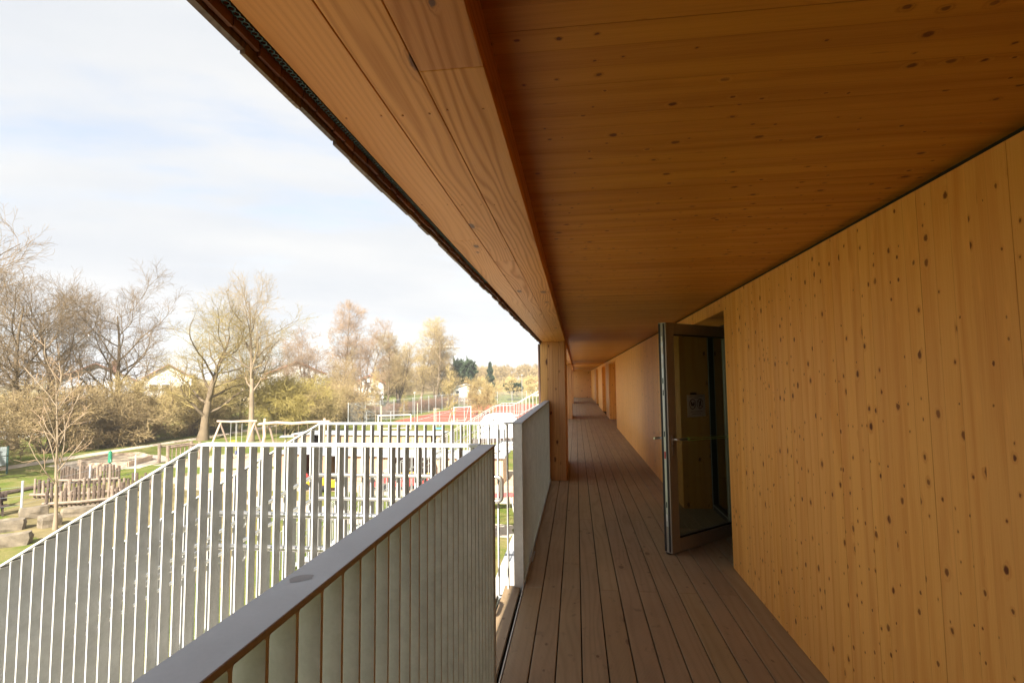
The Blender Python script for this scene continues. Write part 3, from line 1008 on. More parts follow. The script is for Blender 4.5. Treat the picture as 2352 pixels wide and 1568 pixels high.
gd = MB()
nx, ny = 1, 1
sheet('lawn', [(-900, -200), (700, -200), (700, 1000), (-900, 1000)], GZ, M['lawn'])
sheet('paving', [(-2.45, -30), (-0.4, -30), (-0.4, 60), (-2.45, 60)], GZ + 0.02, M['paving'])


def wobble(pts, n=6, amp=0.35, seed=1):
    r = random.Random(seed)
    out = []
    for i in range(len(pts)):
        a, b = Vector(pts[i]), Vector(pts[(i + 1) % len(pts)])
        for k in range(n):
            p = a.lerp(b, k / n)
            out.append((p.x + r.uniform(-amp, amp), p.y + r.uniform(-amp, amp)))
    return out


sheet('cross_path', wobble([(-2.46, 19.6), (-2.46, 21.3), (-9, 22.6), (-16, 25.8), (-16.6, 24.3), (-9.5, 20.9)], 5, 0.12, 3), GZ + 0.015, M['path'])
sheet('sand_yard', wobble([(-2.6, 25.2), (-3.0, 34), (-12, 33.4), (-22, 33.8), (-25, 30.0), (-21, 26.5), (-14, 27.0), (-9, 25.8)], 6, 0.4, 4), GZ + 0.012, M['sand'])
sheet('swing_sand', wobble([(-30, 34.2), (-29, 40), (-22, 42), (-17, 39), (-19, 35.0), (-25, 33.6)], 6, 0.5, 5), GZ + 0.013, M['sand'])
sheet('play_sand', wobble([(-27, 22.5), (-28, 26.5), (-24.6, 31.5), (-18, 29), (-13, 20.5), (-10, 15), (-14, 13), (-19, 17)], 6, 0.6, 6), GZ + 0.011, M['earth'])
sheet('footpath', wobble([(-38.5, 12), (-40.2, 12), (-40.5, 30), (-40.1, 52), (-41.0, 80), (-39.2, 80), (-38.5, 52), (-38.9, 32)], 5, 0.15, 8), GZ + 0.014, M['path'])
sheet('sandbox_apron', wobble([(-37.4, 33.6), (-37.6, 38.6), (-34.5, 39.8), (-30.6, 37.4), (-29.6, 33.0), (-33.2, 31.8)], 4, 0.3, 9), GZ + 0.012, M['path'])
sheet('sports_court', [(-26.0, 73), (-24.2, 112), (-24.2, 124), (-6, 124), (-6, 71), (-22, 71)], GZ + 0.03, M['court'])
mk = MB()
for xa, xb, ya, yb in ((-23.2, -23.1, 75, 121), (-23.1, -7, 75, 75.12), (-23.1, -7, 97, 97.12), (-23.1, -7, 120.9, 121)):
    mk.add([(xa, ya, 0), (xb, ya, 0), (xb, yb, 0), (xa, yb, 0)], [(0, 1, 2, 3)])
tag(mk.build('court_line', M['white_paint'], loc=(0, 0, GZ + 0.04)), kind='structure')

# rising ground far away
hv, hf = [], []
HX, HY = 60, 24
hr = random.Random(5)
for j in range(HY):
    for i in range(HX):
        x = -420 + i * 12.0
        y = 190 + j * 14.0
        s = min(1, max(0, (y - 195) / 110.0))
        z = GZ - 0.3 + (s * s * (3 - 2 * s)) * (6.0 + 1.6 * math.sin(x * 0.021 + 1.0) + 1.0 * math.sin(x * 0.057))
        hv.append((x, y, z))
for j in range(HY - 1):
    for i in range(HX - 1):
        a = j * HX + i
        hf.append((a, a + 1, a + 1 + HX, a + HX))
tag(link('hill', mesh_from(hv, hf, True), M['hill']), kind='structure')


def hill_z(x, y):
    s = min(1, max(0, (y - 195) / 110.0))
    return GZ - 0.3 + (s * s * (3 - 2 * s)) * (6.0 + 1.6 * math.sin(x * 0.021 + 1.0) + 1.0 * math.sin(x * 0.057)) if y > 190 else GZ


# ------------------------------------------------------------------ trees: vectorised branching
def tube_batch(P, Rd, sides):
    N, K, _ = P.shape
    T = np.empty_like(P)
    T[:, 1:-1] = P[:, 2:] - P[:, :-2]
    T[:, 0] = P[:, 1] - P[:, 0]
    T[:, -1] = P[:, -1] - P[:, -2]
    T /= np.linalg.norm(T, axis=2, keepdims=True) + 1e-9
    ref = np.where(np.abs(T[:, :1, 2:3]) < 0.85, np.array([0, 0, 1.0]), np.array([1.0, 0, 0]))
    A = np.cross(T, np.broadcast_to(ref, T.shape))
    A /= np.linalg.norm(A, axis=2, keepdims=True) + 1e-9
    B = np.cross(A, T)
    an = np.arange(sides) * 2 * np.pi / sides
    V = P[:, :, None, :] + Rd[:, :, None, None] * (A[:, :, None, :] * np.cos(an)[None, None, :, None] + B[:, :, None, :] * np.sin(an)[None, None, :, None])
    idx = np.arange(N * K * sides).reshape(N, K, sides)
    a = idx[:, :-1, :]
    b = np.roll(a, -1, axis=2)
    d = idx[:, 1:, :]
    c = np.roll(d, -1, axis=2)
    F = np.stack([a, b, c, d], -1).reshape(-1, 4)
    return V.reshape(-1, 3), F


def grow(rng, P, Rd, n, t0, t1, length, ang, K, up, wig, taper_shape, rfac, rend, out=None):
    """n children on every parent path"""
    N, Kp, _ = P.shape
    t = t0 + (t1 - t0) * (np.arange(n)[None, :] + rng.random((N, n))) / n
    s = t * (Kp - 1)
    i = np.clip(s.astype(int), 0, Kp - 2)
    fr_ = (s - i)[..., None]
    ar = np.arange(N)[:, None]
    p0 = P[ar, i] * (1 - fr_) + P[ar, i + 1] * fr_
    tg = P[ar, i + 1] - P[ar, i]
    tg /= np.linalg.norm(tg, axis=2, keepdims=True) + 1e-9
    r0 = Rd[ar, i] * (1 - fr_[..., 0]) + Rd[ar, i + 1] * fr_[..., 0]
    az = rng.random((N, n)) * 0.9 + np.arange(n)[None, :] * 2.4 + rng.random((N, 1)) * 6.28
    ref = np.where(np.abs(tg[..., 2:3]) < 0.9, np.array([0, 0, 1.0]), np.array([1.0, 0, 0]))
    a = np.cross(tg, ref)
    a /= np.linalg.norm(a, axis=2, keepdims=True) + 1e-9
    b = np.cross(tg, a)
    aa = ang * (0.75 + 0.5 * rng.random((N, n)))[..., None]
    d = tg * np.cos(aa) + (a * np.cos(az)[..., None] + b * np.sin(az)[..., None]) * np.sin(aa)
    L = length * (1 - taper_shape * t) * (0.65 + 0.6 * rng.random((N, n)))
    M_ = N * n
    d = d.reshape(M_, 3)
    p = p0.reshape(M_, 3)
    L = L.reshape(M_)
    path = [p]
    for k in range(K - 1):
        d = d + wig * rng.normal(size=(M_, 3)) + np.array([0, 0, up])
        d /= np.linalg.norm(d, axis=1, keepdims=True) + 1e-9
        p = p + d * (L / (K - 1))[:, None]
        path.append(p)
    C = np.stack(path, 1)
    rs = np.maximum(r0.reshape(M_) * rfac, rend * 1.2)
    rr = rs[:, None] * (1 - np.linspace(0, 1, K)[None, :] ** 0.9) + rend * np.linspace(0, 1, K)[None, :]
    return C, rr


def np_mesh(parts):
    V, F, o = [], [], 0
    for v, f in parts:
        V.append(v)
        F.append(f + o)
        o += len(v)
    V = np.concatenate(V).astype(np.float32)
    F = np.concatenate(F).astype(np.int32)
    me = bpy.data.meshes.new('mesh')
    me.vertices.add(len(V))
    me.vertices.foreach_set('co', V.ravel())
    me.loops.add(F.size)
    me.loops.foreach_set('vertex_index', F.ravel())
    me.polygons.add(len(F))
    k = F.shape[1]
    me.polygons.foreach_set('loop_start', np.arange(0, F.size, k, dtype=np.int32))
    me.polygons.foreach_set('loop_total', np.full(len(F), k, dtype=np.int32))
    me.update(calc_edges=True)
    return me


def tree_data(seed, H=12.0, r0=0.22, trunk=0.8, stems=1, lean=0.06, limbs=15, t0=0.25, llen=4.2, lang=0.95, lup=0.08, br=9, blen=1.7, tw=8, tlen=0.8,
              sub=5, slen=0.42, rt=0.010, droop=0.0, shape=0.55, wig=0.16, ths=0.35):
    rng = np.random.default_rng(seed)
    K = 10
    base = np.zeros((stems, 3))
    base[:, :2] = rng.normal(size=(stems, 2)) * (0.12 if stems > 1 else 0.0) * (1 + 0.04 * stems)
    d = np.zeros((stems, 3))
    d[:, 2] = 1
    d[:, :2] = rng.normal(size=(stems, 2)) * (lean if stems == 1 else ths)
    p = base.copy()
    path = [p]
    LL = H * trunk * (0.8 + 0.3 * rng.random(stems)) if stems > 1 else np.array([H * trunk])
    for k in range(K - 1):
        d = d + rng.normal(size=(stems, 3)) * lean + np.array([0, 0, 0.06])
        d /= np.linalg.norm(d, axis=1, keepdims=True)
        p = p + d * (LL / (K - 1))[:, None]
        path.append(p)
    P0 = np.stack(path, 1)
    R0 = np.repeat((r0 * (1 - np.linspace(0, 1, K) ** 0.8 * 0.86))[None], stems, 0)
    R0[:, 0] *= 1.35
    P1, R1 = grow(rng, P0, R0, limbs, t0, 1.0, llen, lang, 8, lup, wig, shape, 0.58, 0.014)
    P2, R2 = grow(rng, P1, R1, br, 0.18, 1.0, blen, 0.8, 6, 0.05 - droop, wig * 1.1, 0.45, 0.62, 0.009)
    P3, R3 = grow(rng, P2, R2, tw, 0.15, 1.0, tlen, 0.7, 4, 0.04 - droop, wig, 0.3, 0.6, rt)
    tr = [tube_batch(P0, R0, 9), tube_batch(P1, R1, 6)]
    cr = [tube_batch(P2, R2, 4), tube_batch(P3, R3, 3)]
    if sub:
        P4, R4 = grow(rng, P3, R3, sub, 0.15, 1.0, slen, 0.65, 3, 0.03 - droop, wig, 0.2, 0.8, rt * 0.8)
        cr.append(tube_batch(P4, R4, 3))
    return np_mesh(tr), np_mesh(cr)


PROTO = {
    'spread': tree_data(11, H=13, r0=0.34, trunk=0.74, limbs=17, t0=0.2, llen=7.0, lang=1.0, lup=0.075, br=12, blen=2.5, tw=8, tlen=1.1, sub=4, slen=0.5, shape=0.35, rt=0.006),
    'spread_b': tree_data(29, H=13, r0=0.30, trunk=0.78, limbs=16, t0=0.16, llen=6.4, lang=0.9, lup=0.09, br=12, blen=2.4, tw=8, tlen=1.1, sub=4, slen=0.5, shape=0.35, lean=0.08, rt=0.006),
    'forked': tree_data(19, H=15.5, r0=0.32, trunk=0.82, limbs=18, t0=0.34, llen=6.4, lang=0.75, lup=0.085, br=10, blen=2.0, tw=6, tlen=0.9, sub=3, slen=0.5, shape=0.55, lean=0.03, rt=0.006),
    'birch': tree_data(23, H=18, r0=0.22, trunk=0.96, limbs=30, t0=0.16, llen=5.4, lang=0.75, lup=0.07, br=9, blen=1.9, tw=6, tlen=1.0, sub=4, slen=0.55, shape=0.70, rt=0.010),
    'birch_b': tree_data(31, H=16, r0=0.19, trunk=0.95, stems=4, limbs=13, t0=0.16, llen=4.8, lang=0.85, lup=0.06, br=8, blen=1.8, tw=5, tlen=1.0, sub=4, slen=0.55, shape=0.5, ths=0.16, rt=0.010),
    'bush': tree_data(41, H=5.0, r0=0.06, trunk=0.85, stems=14, limbs=7, t0=0.15, llen=1.8, lang=0.75, lup=0.05, br=6, blen=0.9, tw=5, tlen=0.55, sub=2, slen=0.35, shape=0.4, ths=0.5),
    'bush_b': tree_data(43, H=4.0, r0=0.05, trunk=0.8, stems=12, limbs=7, t0=0.12, llen=1.7, lang=0.9, lup=0.02, br=6, blen=0.9, tw=5, tlen=0.55, sub=2, slen=0.35, shape=0.3, ths=0.6),
    'willow': tree_data(47, H=5.5, r0=0.09, trunk=0.75, stems=8, limbs=8, t0=0.2, llen=2.6, lang=0.8, lup=0.02, br=7, blen=1.3, tw=7, tlen=0.8, sub=4, slen=0.5, droop=0.10, ths=0.4),
    'sapling': tree_data(53, H=6.4, r0=0.075, trunk=0.95, limbs=15, t0=0.22, llen=3.1, lang=0.62, lup=0.07, br=4, blen=0.9, tw=3, tlen=0.4, sub=0, rt=0.006, shape=0.5, wig=0.10, lean=0.035),
    'young': tree_data(59, H=6.0, r0=0.05, trunk=0.95, limbs=14, t0=0.3, llen=1.7, lang=0.6, lup=0.08, br=5, blen=0.7, tw=4, tlen=0.4, sub=2, slen=0.25, shape=0.5),
}


def tree(kind, name, loc, h, label, cat, bark, tw, rz=None, group=None, wide=1.0):
    z = hill_z(loc[0], loc[1])
    t = thing(name, label, cat, (loc[0], loc[1], z - 0.05), rnd.uniform(0, 6.28) if rz is None else rz, group)
    H0 = {'spread': 12.4, 'spread_b': 12.4, 'forked': 15.2, 'birch': 18.5, 'birch_b': 17.0, 'bush': 5.2, 'bush_b': 3.7, 'willow': 5.6, 'sapling': 6.9, 'young': 6.3}[kind]
    s = h / H0
    a, b = PROTO[kind]
    for nm, me, mt in (('trunk', a, bark), ('crown', b, tw)):
        if not me.materials:
            me.materials.append(mt)
        o = bpy.data.objects.new(nm, me)
        COL.objects.link(o)
        o.parent = t
        o.scale = (s * wide, s * wide, s)
        o.material_slots[0].link = 'OBJECT'
        o.material_slots[0].material = mt
    return t


G1 = 'bare trees beyond the playground'
B = M['bark']
BM_, BP = M['bark_mossy'], M['bark_pale']
tree('spread', 'bare_tree', (-37.4, 23.6), 15.6, 'tall bare tree at the left edge whose twigs reach in high above the others', 'tree', B, M['twig_dark'], 0.6, G1)
tree('spread_b', 'bare_tree', (-50.5, 42.2), 16.0, 'dense brown bare tree left of the slender foreground sapling', 'tree', B, M['twig_dark'], 2.1, G1)
tree('spread', 'bare_tree', (-52.0, 47.5), 16.2, 'broad bare tree right behind the slender foreground sapling', 'tree', B, M['twig_dark'], 3.9, G1)
tree('spread_b', 'bare_tree', (-46.8, 49.2), 16.0, 'spreading dark limbed bare tree in front of the grey gabled house', 'tree', B, M['twig_dark'], 5.2, G1)
tree('spread', 'bare_tree', (-37.6, 49.7), 14.0, 'mossy wide crowned bare tree behind the left end of the timber swing', 'tree', B, M['twig_olive'], 1.2, G1, 1.25)
tree('forked', 'bare_tree', (-31.9, 48.9), 16.6, 'tallest pale forked bare tree rising behind the swing', 'tree', BP, M['twig_tan'], 0.4, G1, 0.9)
tree('spread_b', 'bare_tree', (-39.5, 58.5), 11.5, 'olive bare tree between the wide mossy tree and the tall forked tree', 'tree', BM_, M['twig_olive'], 2.7, G1, 0.7)
tree('birch', 'bare_tree', (-47.6, 104.5), 21.5, 'tallest reddish tree of the clump left of the sports court', 'tree', BP, M['twig_red'], 0.2, G1, 1.2)
tree('birch_b', 'bare_tree', (-43.0, 102.0), 18.5, 'many stemmed reddish tree on the right of the tallest reddish tree', 'tree', BP, M['twig_red'], 1.9, G1, 1.1)
tree('birch_b', 'bare_tree', (-51.0, 97.0), 16.5, 'reddish tree on the left flank of the reddish clump', 'tree', BP, M['twig_red'], 4.1, G1, 1.2)
tree('birch_b', 'bare_tree', (-54.0, 92.0), 13.0, 'lowest reddish tree, at the left end of the reddish clump', 'tree', BP, M['twig_red'], 0.7, G1, 1.1)
tree('birch', 'bare_tree', (-39.0, 106.0), 16.0, 'brown narrow tree at the right end of the reddish clump', 'tree', B, M['twig_tan'], 3.0, G1, 1.3)
tree('birch_b', 'bare_tree', (-40.5, 117.0), 14.5, 'tan round tree in the dip between the two tree clumps', 'tree', B, M['twig_tan'], 0.9, G1, 1.2)
tree('birch', 'bare_tree', (-40.5, 134.0), 22.5, 'tallest pale tree of the clump behind the court fence', 'tree', BP, M['twig_straw'], 2.2, G1, 1.25)
tree('birch_b', 'bare_tree', (-36.4, 134.0), 19.5, 'wide tan tree on the right of the tallest court clump tree', 'tree', BP, M['twig_tan'], 0.3, G1, 1.3)
tree('birch_b', 'bare_tree', (-45.0, 131.0), 18.0, 'straw coloured tree at the left end of the court clump', 'tree', BP, M['twig_straw'], 5.0, G1, 1.2)
tree('birch', 'bare_tree', (-32.0, 137.0), 15.5, 'lower straw tree at the right end of the court clump', 'tree', BP, M['twig_straw'], 4.4, G1, 1.2)

G2 = 'shrubs along the playground edge'
tree('bush', 'shrub', (-42.6, 48.6), 6.6, 'golden brown shrub across the footpath under the dark limbed tree', 'shrub', B, M['twig_straw'], 0.1, G2)
tree('bush_b', 'shrub', (-43.6, 45.6), 4.6, 'low brown thicket across the footpath, beyond the sandbox', 'shrub', B, M['twig_tan'], 1.1, G2, 1.3)
tree('bush', 'shrub', (-42.6, 54.8), 6.2, 'tan shrub across the footpath behind the wide mossy tree', 'shrub', B, M['twig_straw'], 2.2, G2, 1.2)
tree('bush', 'shrub', (-44.8, 40.2), 6.0, 'brown thicket left of the grey gabled house', 'shrub', B, M['twig_tan'], 3.2, G2, 1.3)
tree('bush_b', 'shrub', (-43.6, 30.2), 5.0, 'dark brown thicket behind the grey notice board', 'shrub', B, M['twig_tan'], 4.0, G2, 1.6)
tree('bush', 'shrub', (-43.2, 58.8), 5.6, 'olive shrub left of the tall forked trunk', 'shrub', BM_, M['twig_olive'], 5.0, G2, 1.3)
tree('willow', 'yellow_willow', (-31.5, 55.0), 6.8, 'bright yellow willow bush right of the tall forked tree', 'shrub', BM_, M['twig_yellow'], 0.8, None, 1.2)
tree('bush', 'shrub', (-28.2, 55.6), 5.0, 'yellow brown shrub on the right of the yellow willow', 'shrub', BM_, M['twig_straw'], 1.6, G2, 1.2)
tree('bush', 'shrub', (-36.4, 66.0), 5.2, 'reddish brown tall shrub behind the yellow willow', 'shrub', B, M['twig_red'], 2.9, G2, 1.2)
tree('bush_b', 'shrub', (-33.0, 70.0), 5.4, 'brown shrub in front of the white two storey house', 'shrub', B, M['twig_tan'], 3.7, G2, 1.2)
tree('spread_b', 'small_tree', (-42.0, 92.0), 10.5, 'low dark tree in front of the reddish clump', 'tree', B, M['twig_tan'], 4.5, None, 0.8)
tree('bush', 'shrub', (-15.6, 86.0), 6.2, 'yellow green upright shrub on the sports court edge', 'shrub', BM_, M['twig_straw'], 5.5, G2, 0.8)
tree('sapling', 'sapling', (-20.8, 19.2), 6.9, 'slender bare sapling with pale trunk in front of the palisades', 'tree', BP, M['twig_red'], 2.5)
G3 = 'young staked trees on the lawn'
tree('young', 'young_tree', (-12.8, 53.0), 6.6, 'young staked tree right of the small goal frame', 'tree', BP, M['twig_straw'], 0.4, G3)
tree('young', 'young_tree', (-27.0, 69.0), 7.0, 'young bare tree in front of the brown hedge', 'tree', BP, M['twig_straw'], 1.4, G3)
tree('young', 'young_tree', (-21.0, 63.0), 4.0, 'small young tree beside the left goal', 'tree', BP, M['twig_straw'], 2.9, G3)
tree('young', 'young_tree', (-9.5, 60.0), 4.2, 'young tree left of the pale far stair', 'tree', BP, M['twig_straw'], 3.9, G3)

# evergreens far off
def conifer(seed, n, h, w):
    rng = np.random.default_rng(seed)
    t = rng.random(n)
    z = h * (0.15 + 0.85 * t)
    rad = w * (1 - t) ** 0.7 * (0.55 + 0.45 * rng.random(n)) * (0.75 + 0.35 * np.sin(t * 26 + rng.random(n)))
    a = rng.random(n) * 6.283
    p = np.stack([rad * np.cos(a), rad * np.sin(a), z - 0.25 * rad], 1)
    d1 = np.stack([np.cos(a), np.sin(a), -0.35 + 0.3 * rng.normal(size=n)], 1) * (0.35 + 0.3 * rng.random((n, 1)))
    d2 = np.cross(d1, rng.normal(size=(n, 3)))
    d2 *= 0.12 / (np.linalg.norm(d2, axis=1, keepdims=True) + 1e-6)
    V = np.stack([p - d1 * .4, p + d2 * 1.2, p + d1, p - d2 * 1.2], 1).reshape(-1, 3)
    F = np.arange(4 * n).reshape(n, 4)
    return np_mesh([(V, F)])


def pine(seed, n, h):
    rng = np.random.default_rng(seed)
    nb = 16
    c = np.stack([rng.normal(size=nb) * 1.5, rng.normal(size=nb) * 1.5, h * (0.42 + 0.5 * rng.random(nb))], 1)
    r = 0.7 + 0.7 * rng.random(nb)
    k = rng.integers(0, nb, n)
    d = rng.normal(size=(n, 3))
    d /= np.linalg.norm(d, axis=1, keepdims=True)
    p = c[k] + d * (r[k] * (0.55 + 0.5 * rng.random(n)))[:, None] * np.array([1.2, 1.2, .7])
    d1 = rng.normal(size=(n, 3)) * 0.16
    d2 = np.cross(d1, rng.normal(size=(n, 3))) * 2.0
    V = np.stack([p - d1, p + d2, p + d1, p - d2], 1).reshape(-1, 3)
    return np_mesh([(V, np.arange(4 * n).reshape(n, 4))])


CONI = conifer(3, 7000, 10.0, 2.6)
PINE = pine(5, 9000, 10.0)


def evergreen(loc, h, wide, label, rz, broad=False):
    t = thing('evergreen_tree', label, 'tree', (loc[0], loc[1], hill_z(*loc)), rz, 'dark evergreens in the distance')
    MB().cyl((0, 0, 0), (0, 0, h * 0.8), 0.16, 7, 0.04).build('trunk', M['bark'], t)
    o = link('crown', PINE if broad else CONI, M['needle'], t)
    o.scale = (wide, wide, h / 10.0)
    return t


evergreen((-31.7, 146.6), 12.0, 0.95, 'big dark green evergreen above the white gabled house', 0.3, True)
evergreen((-27.4, 167.6), 11.5, 0.8, 'small pointed conifer right of the big dark evergreen', 1.3)
evergreen((-18.0, 150.0), 5.0, 0.7, 'low dark evergreen near the far end of the treeline', 2.3, True)

# the far-off wood
_, mini = tree_data(71, H=8.0, r0=0.14, trunk=0.8, limbs=10, t0=0.15, llen=3.0, lang=0.85, br=6, blen=1.5, tw=5, tlen=0.9, sub=0, rt=0.045)
mv = np.empty(len(mini.vertices) * 3, np.float32)
mini.vertices.foreach_get('co', mv)
mv = mv.reshape(-1, 3)
mf = np.empty(len(mini.loops), np.int32)
mini.loops.foreach_get('vertex_index', mf)
mf = mf.reshape(-1, 4)


def wood_mass(name, seed, n, area, hmin, hmax, mat):
    rng = np.random.default_rng(seed)
    ps_ = []
    for i in range(n):
        x = rng.uniform(area[0], area[1])
        y = rng.uniform(area[2], area[3])
        a = rng.uniform(0, 6.28)
        s = rng.uniform(hmin, hmax) / 8.0
        c_, s_ = math.cos(a), math.sin(a)
        v = mv @ np.array([[c_, s_, 0], [-s_, c_, 0], [0, 0, 1]], np.float32) * np.array([s * 1.25, s * 1.25, s], np.float32) + np.array([x, y, hill_z(x, y)], np.float32)
        ps_.append((v, mf))
    return tag(link(name, np_mesh(ps_), mat), kind='stuff')


wood_mass('distant_wood', 1, 230, (-95, 14, 232, 300), 7.0, 9.6, M['twig_tan'])
wood_mass('distant_thicket', 2, 150, (-40, 14, 134, 226), 3.5, 7.5, M['twig_straw'])
wood_mass('distant_trees', 4, 90, (-135, -42, 135, 240), 6.0, 9.5, M['twig_brown'])
wood_mass('left_thicket', 6, 48, (-84, -48, 28, 80), 2.8, 5.2, M['twig_straw'])
wood_mass('mid_thicket', 8, 75, (-74, -41, 70, 125), 2.8, 5.4, M['twig_tan'])


def hedge(name, pts, w, h, n, mat, label, seed):
    rng = np.random.default_rng(seed)
    pts = np.array(pts, float)
    seg = np.linalg.norm(np.diff(pts, axis=0), axis=1)
    cum = np.concatenate([[0], np.cumsum(seg)])
    s = rng.random(n) * cum[-1]
    x = np.interp(s, cum, pts[:, 0]) + rng.uniform(-w / 2, w / 2, n)
    y = np.interp(s, cum, pts[:, 1]) + rng.uniform(-w / 2, w / 2, n)
    z = rng.random(n) ** 0.8 * h * (0.88 + 0.12 * np.sin(s * 0.9))
    p = np.stack([x, y, z], 1)
    d = rng.normal(size=(n, 3)) * 0.5 + np.array([0, 0, 0.7])
    d /= np.linalg.norm(d, axis=1, keepdims=True)
    L = 0.22 + 0.3 * rng.random((n, 1))
    P = np.stack([p, p + d * L * 0.5 + rng.normal(size=(n, 3)) * 0.03, p + d * L], 1)
    Rr = np.repeat(np.array([[0.018, 0.014, 0.008]]), n, 0)
    o = link(name, np_mesh([tube_batch(P, Rr, 3)]), mat, loc=(0, 0, GZ))
    return tag(o, label, 'hedge', 'clipped hedges round the sports court')


hedge('hedge', [(-31.5, 74), (-29.2, 80), (-28.6, 100), (-28.0, 118), (-22, 126)], 2.0, 2.1, 16000, M['hedge_brown'], 'long brown hedge behind the wire fence of the sports court', 1)
hedge('hedge', [(-41, 68), (-36, 72), (-30.5, 76)], 1.8, 1.6, 7000, M['hedge_brown'], 'brown hedge left of the court fence behind the young tree', 2)
hedge('hedge', [(-42.5, 40), (-42.3, 52), (-42.6, 66)], 1.6, 1.5, 6000, M['twig_brown'], 'low dark hedge along the far side of the footpath', 3)


# ------------------------------------------------------------------ houses
def house(loc, rz, w, d, h, rh, wall_m, roof_m, label, wins, chimney=False, over=0.5):
    t = thing('house', label, 'house', (loc[0], loc[1], GZ), rz, 'houses beyond the trees')
    b = MB().prism([(-w / 2, 0), (w / 2, 0), (w / 2, h), (0, h + rh), (-w / 2, h)], 'y', -d / 2, d / 2)
    b.build('wall', wall_m, t)
    s = rh / (w / 2)
    e = w / 2 + over
    rf = MB().prism([(-e, h - over * s + .05), (0, h + rh + .05), (e, h - over * s + .05), (e, h - over * s + .3), (0, h + rh + .3), (-e, h - over * s + .3)], 'y', -d / 2 - over, d / 2 + over)
    ro = rf.build('roof', roof_m, t)
    if chimney:
        MB().box(w * .18, w * .18 + .7, -0.4, 0.4, h + rh * .4, h + rh + .9).build('chimney', M['roof_brown'], ro)
    for (face, u, z, ww, wh) in wins:
        if face == 'f':
            wo_ = MB().box(u - ww / 2, u + ww / 2, -d / 2 - .04, -d / 2 + .1, z, z + wh).build('window', M['white_paint'], t)
            MB().box(u - ww / 2 + .09, u + ww / 2 - .09, -d / 2 - .06, -d / 2 - .041, z + .09, z + wh - .09).build('pane', M['win_dark'], wo_)
        else:
            wo_ = MB().box(w / 2 - .1, w / 2 + .04, u - ww / 2, u + ww / 2, z, z + wh).build('window', M['white_paint'], t)
            MB().box(w / 2 + .041, w / 2 + .06, u - ww / 2 + .09, u + ww / 2 - .09, z + .09, z + wh - .09).build('pane', M['win_dark'], wo_)
    return t


WF = [('f', -2.2, 4.2, 1.4, 1.4), ('f', -0.4, 4.2, 1.4, 1.4), ('f', 2.0, 1.2, 1.4, 1.5), ('f', -2.2, 1.2, 1.4, 1.5)]
house((-79, 79), R(42), 10, 13, 6.2, 2.6, M['render_grey'], M['roof_brown'], 'grey blue gabled house behind the bare trees at the left', WF, True)
house((-81, 97), R(38), 7.6, 10, 6.8, 2.4, M['render_white'], M['roof_brown'], 'white gabled house right of the grey blue house', WF)
house((-60, 108), R(28), 11, 9, 7.4, 2.4, M['render_white'], M['roof_red'], 'white two storey house with red roof left of the reddish trees',
      [('f', -2.5, 4.2, 1.2, 1.2), ('f', 2.0, 4.2, 1.2, 1.2), ('f', -2.5, 1.4, 1.2, 1.2), ('s', 0, 4.0, 1.2, 1.2)])
house((-36.5, 150), R(14), 7.0, 9, 7.2, 3.2, M['render_white'], M['roof_brown'], 'white steep gabled house right of the court tree clump', [('f', -1.2, 4.4, 1.1, 1.4), ('f', 1.4, 4.4, 1.1, 1.4), ('f', 0, 7.2, 0.9, 0.9)])
house((-30.0, 143), R(10), 8.0, 6, 3.4, 1.2, M['render_white'], M['roof_grey'], 'low white house with shallow roof below the big evergreen', [('f', 1.4, 1.2, 2.0, 1.2), ('f', -2.2, 1.0, 1.0, 2.0)])
house((-12.0, 190), R(8), 12, 9, 3.4, 2.8, M['render_cream'], M['roof_red'], 'red roofed house far off next to the nearest timber post', [('f', -2, 1.2, 1.4, 1.2), ('f', 2.5, 1.2, 1.4, 1.2)])
house((-70, 118), R(30), 16, 9, 5.0, 2.2, M['render_cream'], M['roof_red'], 'long red roofed house between white gable and white house', WF)
house((-52.0, 128), R(24), 7, 8, 5.2, 1.8, M['render_white'], M['roof_red'], 'small white house glimpsed through the reddish clump', WF[:2])


def low_block(loc, rz, w, d, h, label):
    t = thing('garage_block', label, 'building', (loc[0], loc[1], GZ), rz, 'low white buildings at the left')
    MB().box(-w / 2, w / 2, -d / 2, d / 2, 0, h).build('wall', M['render_white'], t)
    MB().box(-w / 2 - .2, w / 2 + .2, -d / 2 - .2, d / 2 + .2, h + .002, h + .25).build('roof', M['roof_grey'], t)
    for k in range(3):
        u = -w / 2 + w * (k + .5) / 3
        MB().box(u - 1.1, u + 1.1, -d / 2 - .05, -d / 2 + .05, 0.05, h * .72).build('door', M['render_grey'], t)


low_block((-62.5, 51.5), R(50), 10, 5, 2.5, 'long low white building behind the trees at the far left')
low_block((-58.0, 57.5), R(45), 6, 4, 2.2, 'smaller low white building right of the long low one')

# tower crane far off
cr = thing('tower_crane', 'faint tower crane jib above the distant treeline', 'crane', (-128, 483, GZ))
for o_ in ((-0.5, -0.5), (0.5, -0.5), (0.5, 0.5), (-0.5, 0.5)):
    MB().box(o_[0] - .1, o_[0] + .1, o_[1] - .1, o_[1] + .1, 0, 37).build('mast', M['white_paint'], cr)
MB().prism([(-12, 36.6), (26, 36.6), (26, 36.9), (0, 38.2), (-12, 37.2)], 'y', -0.35, 0.35).build('jib', M['white_paint'], cr)
MB().box(-12, -9, -0.8, 0.8, 34.6, 36.59).build('counterweight', M['concrete'], cr)

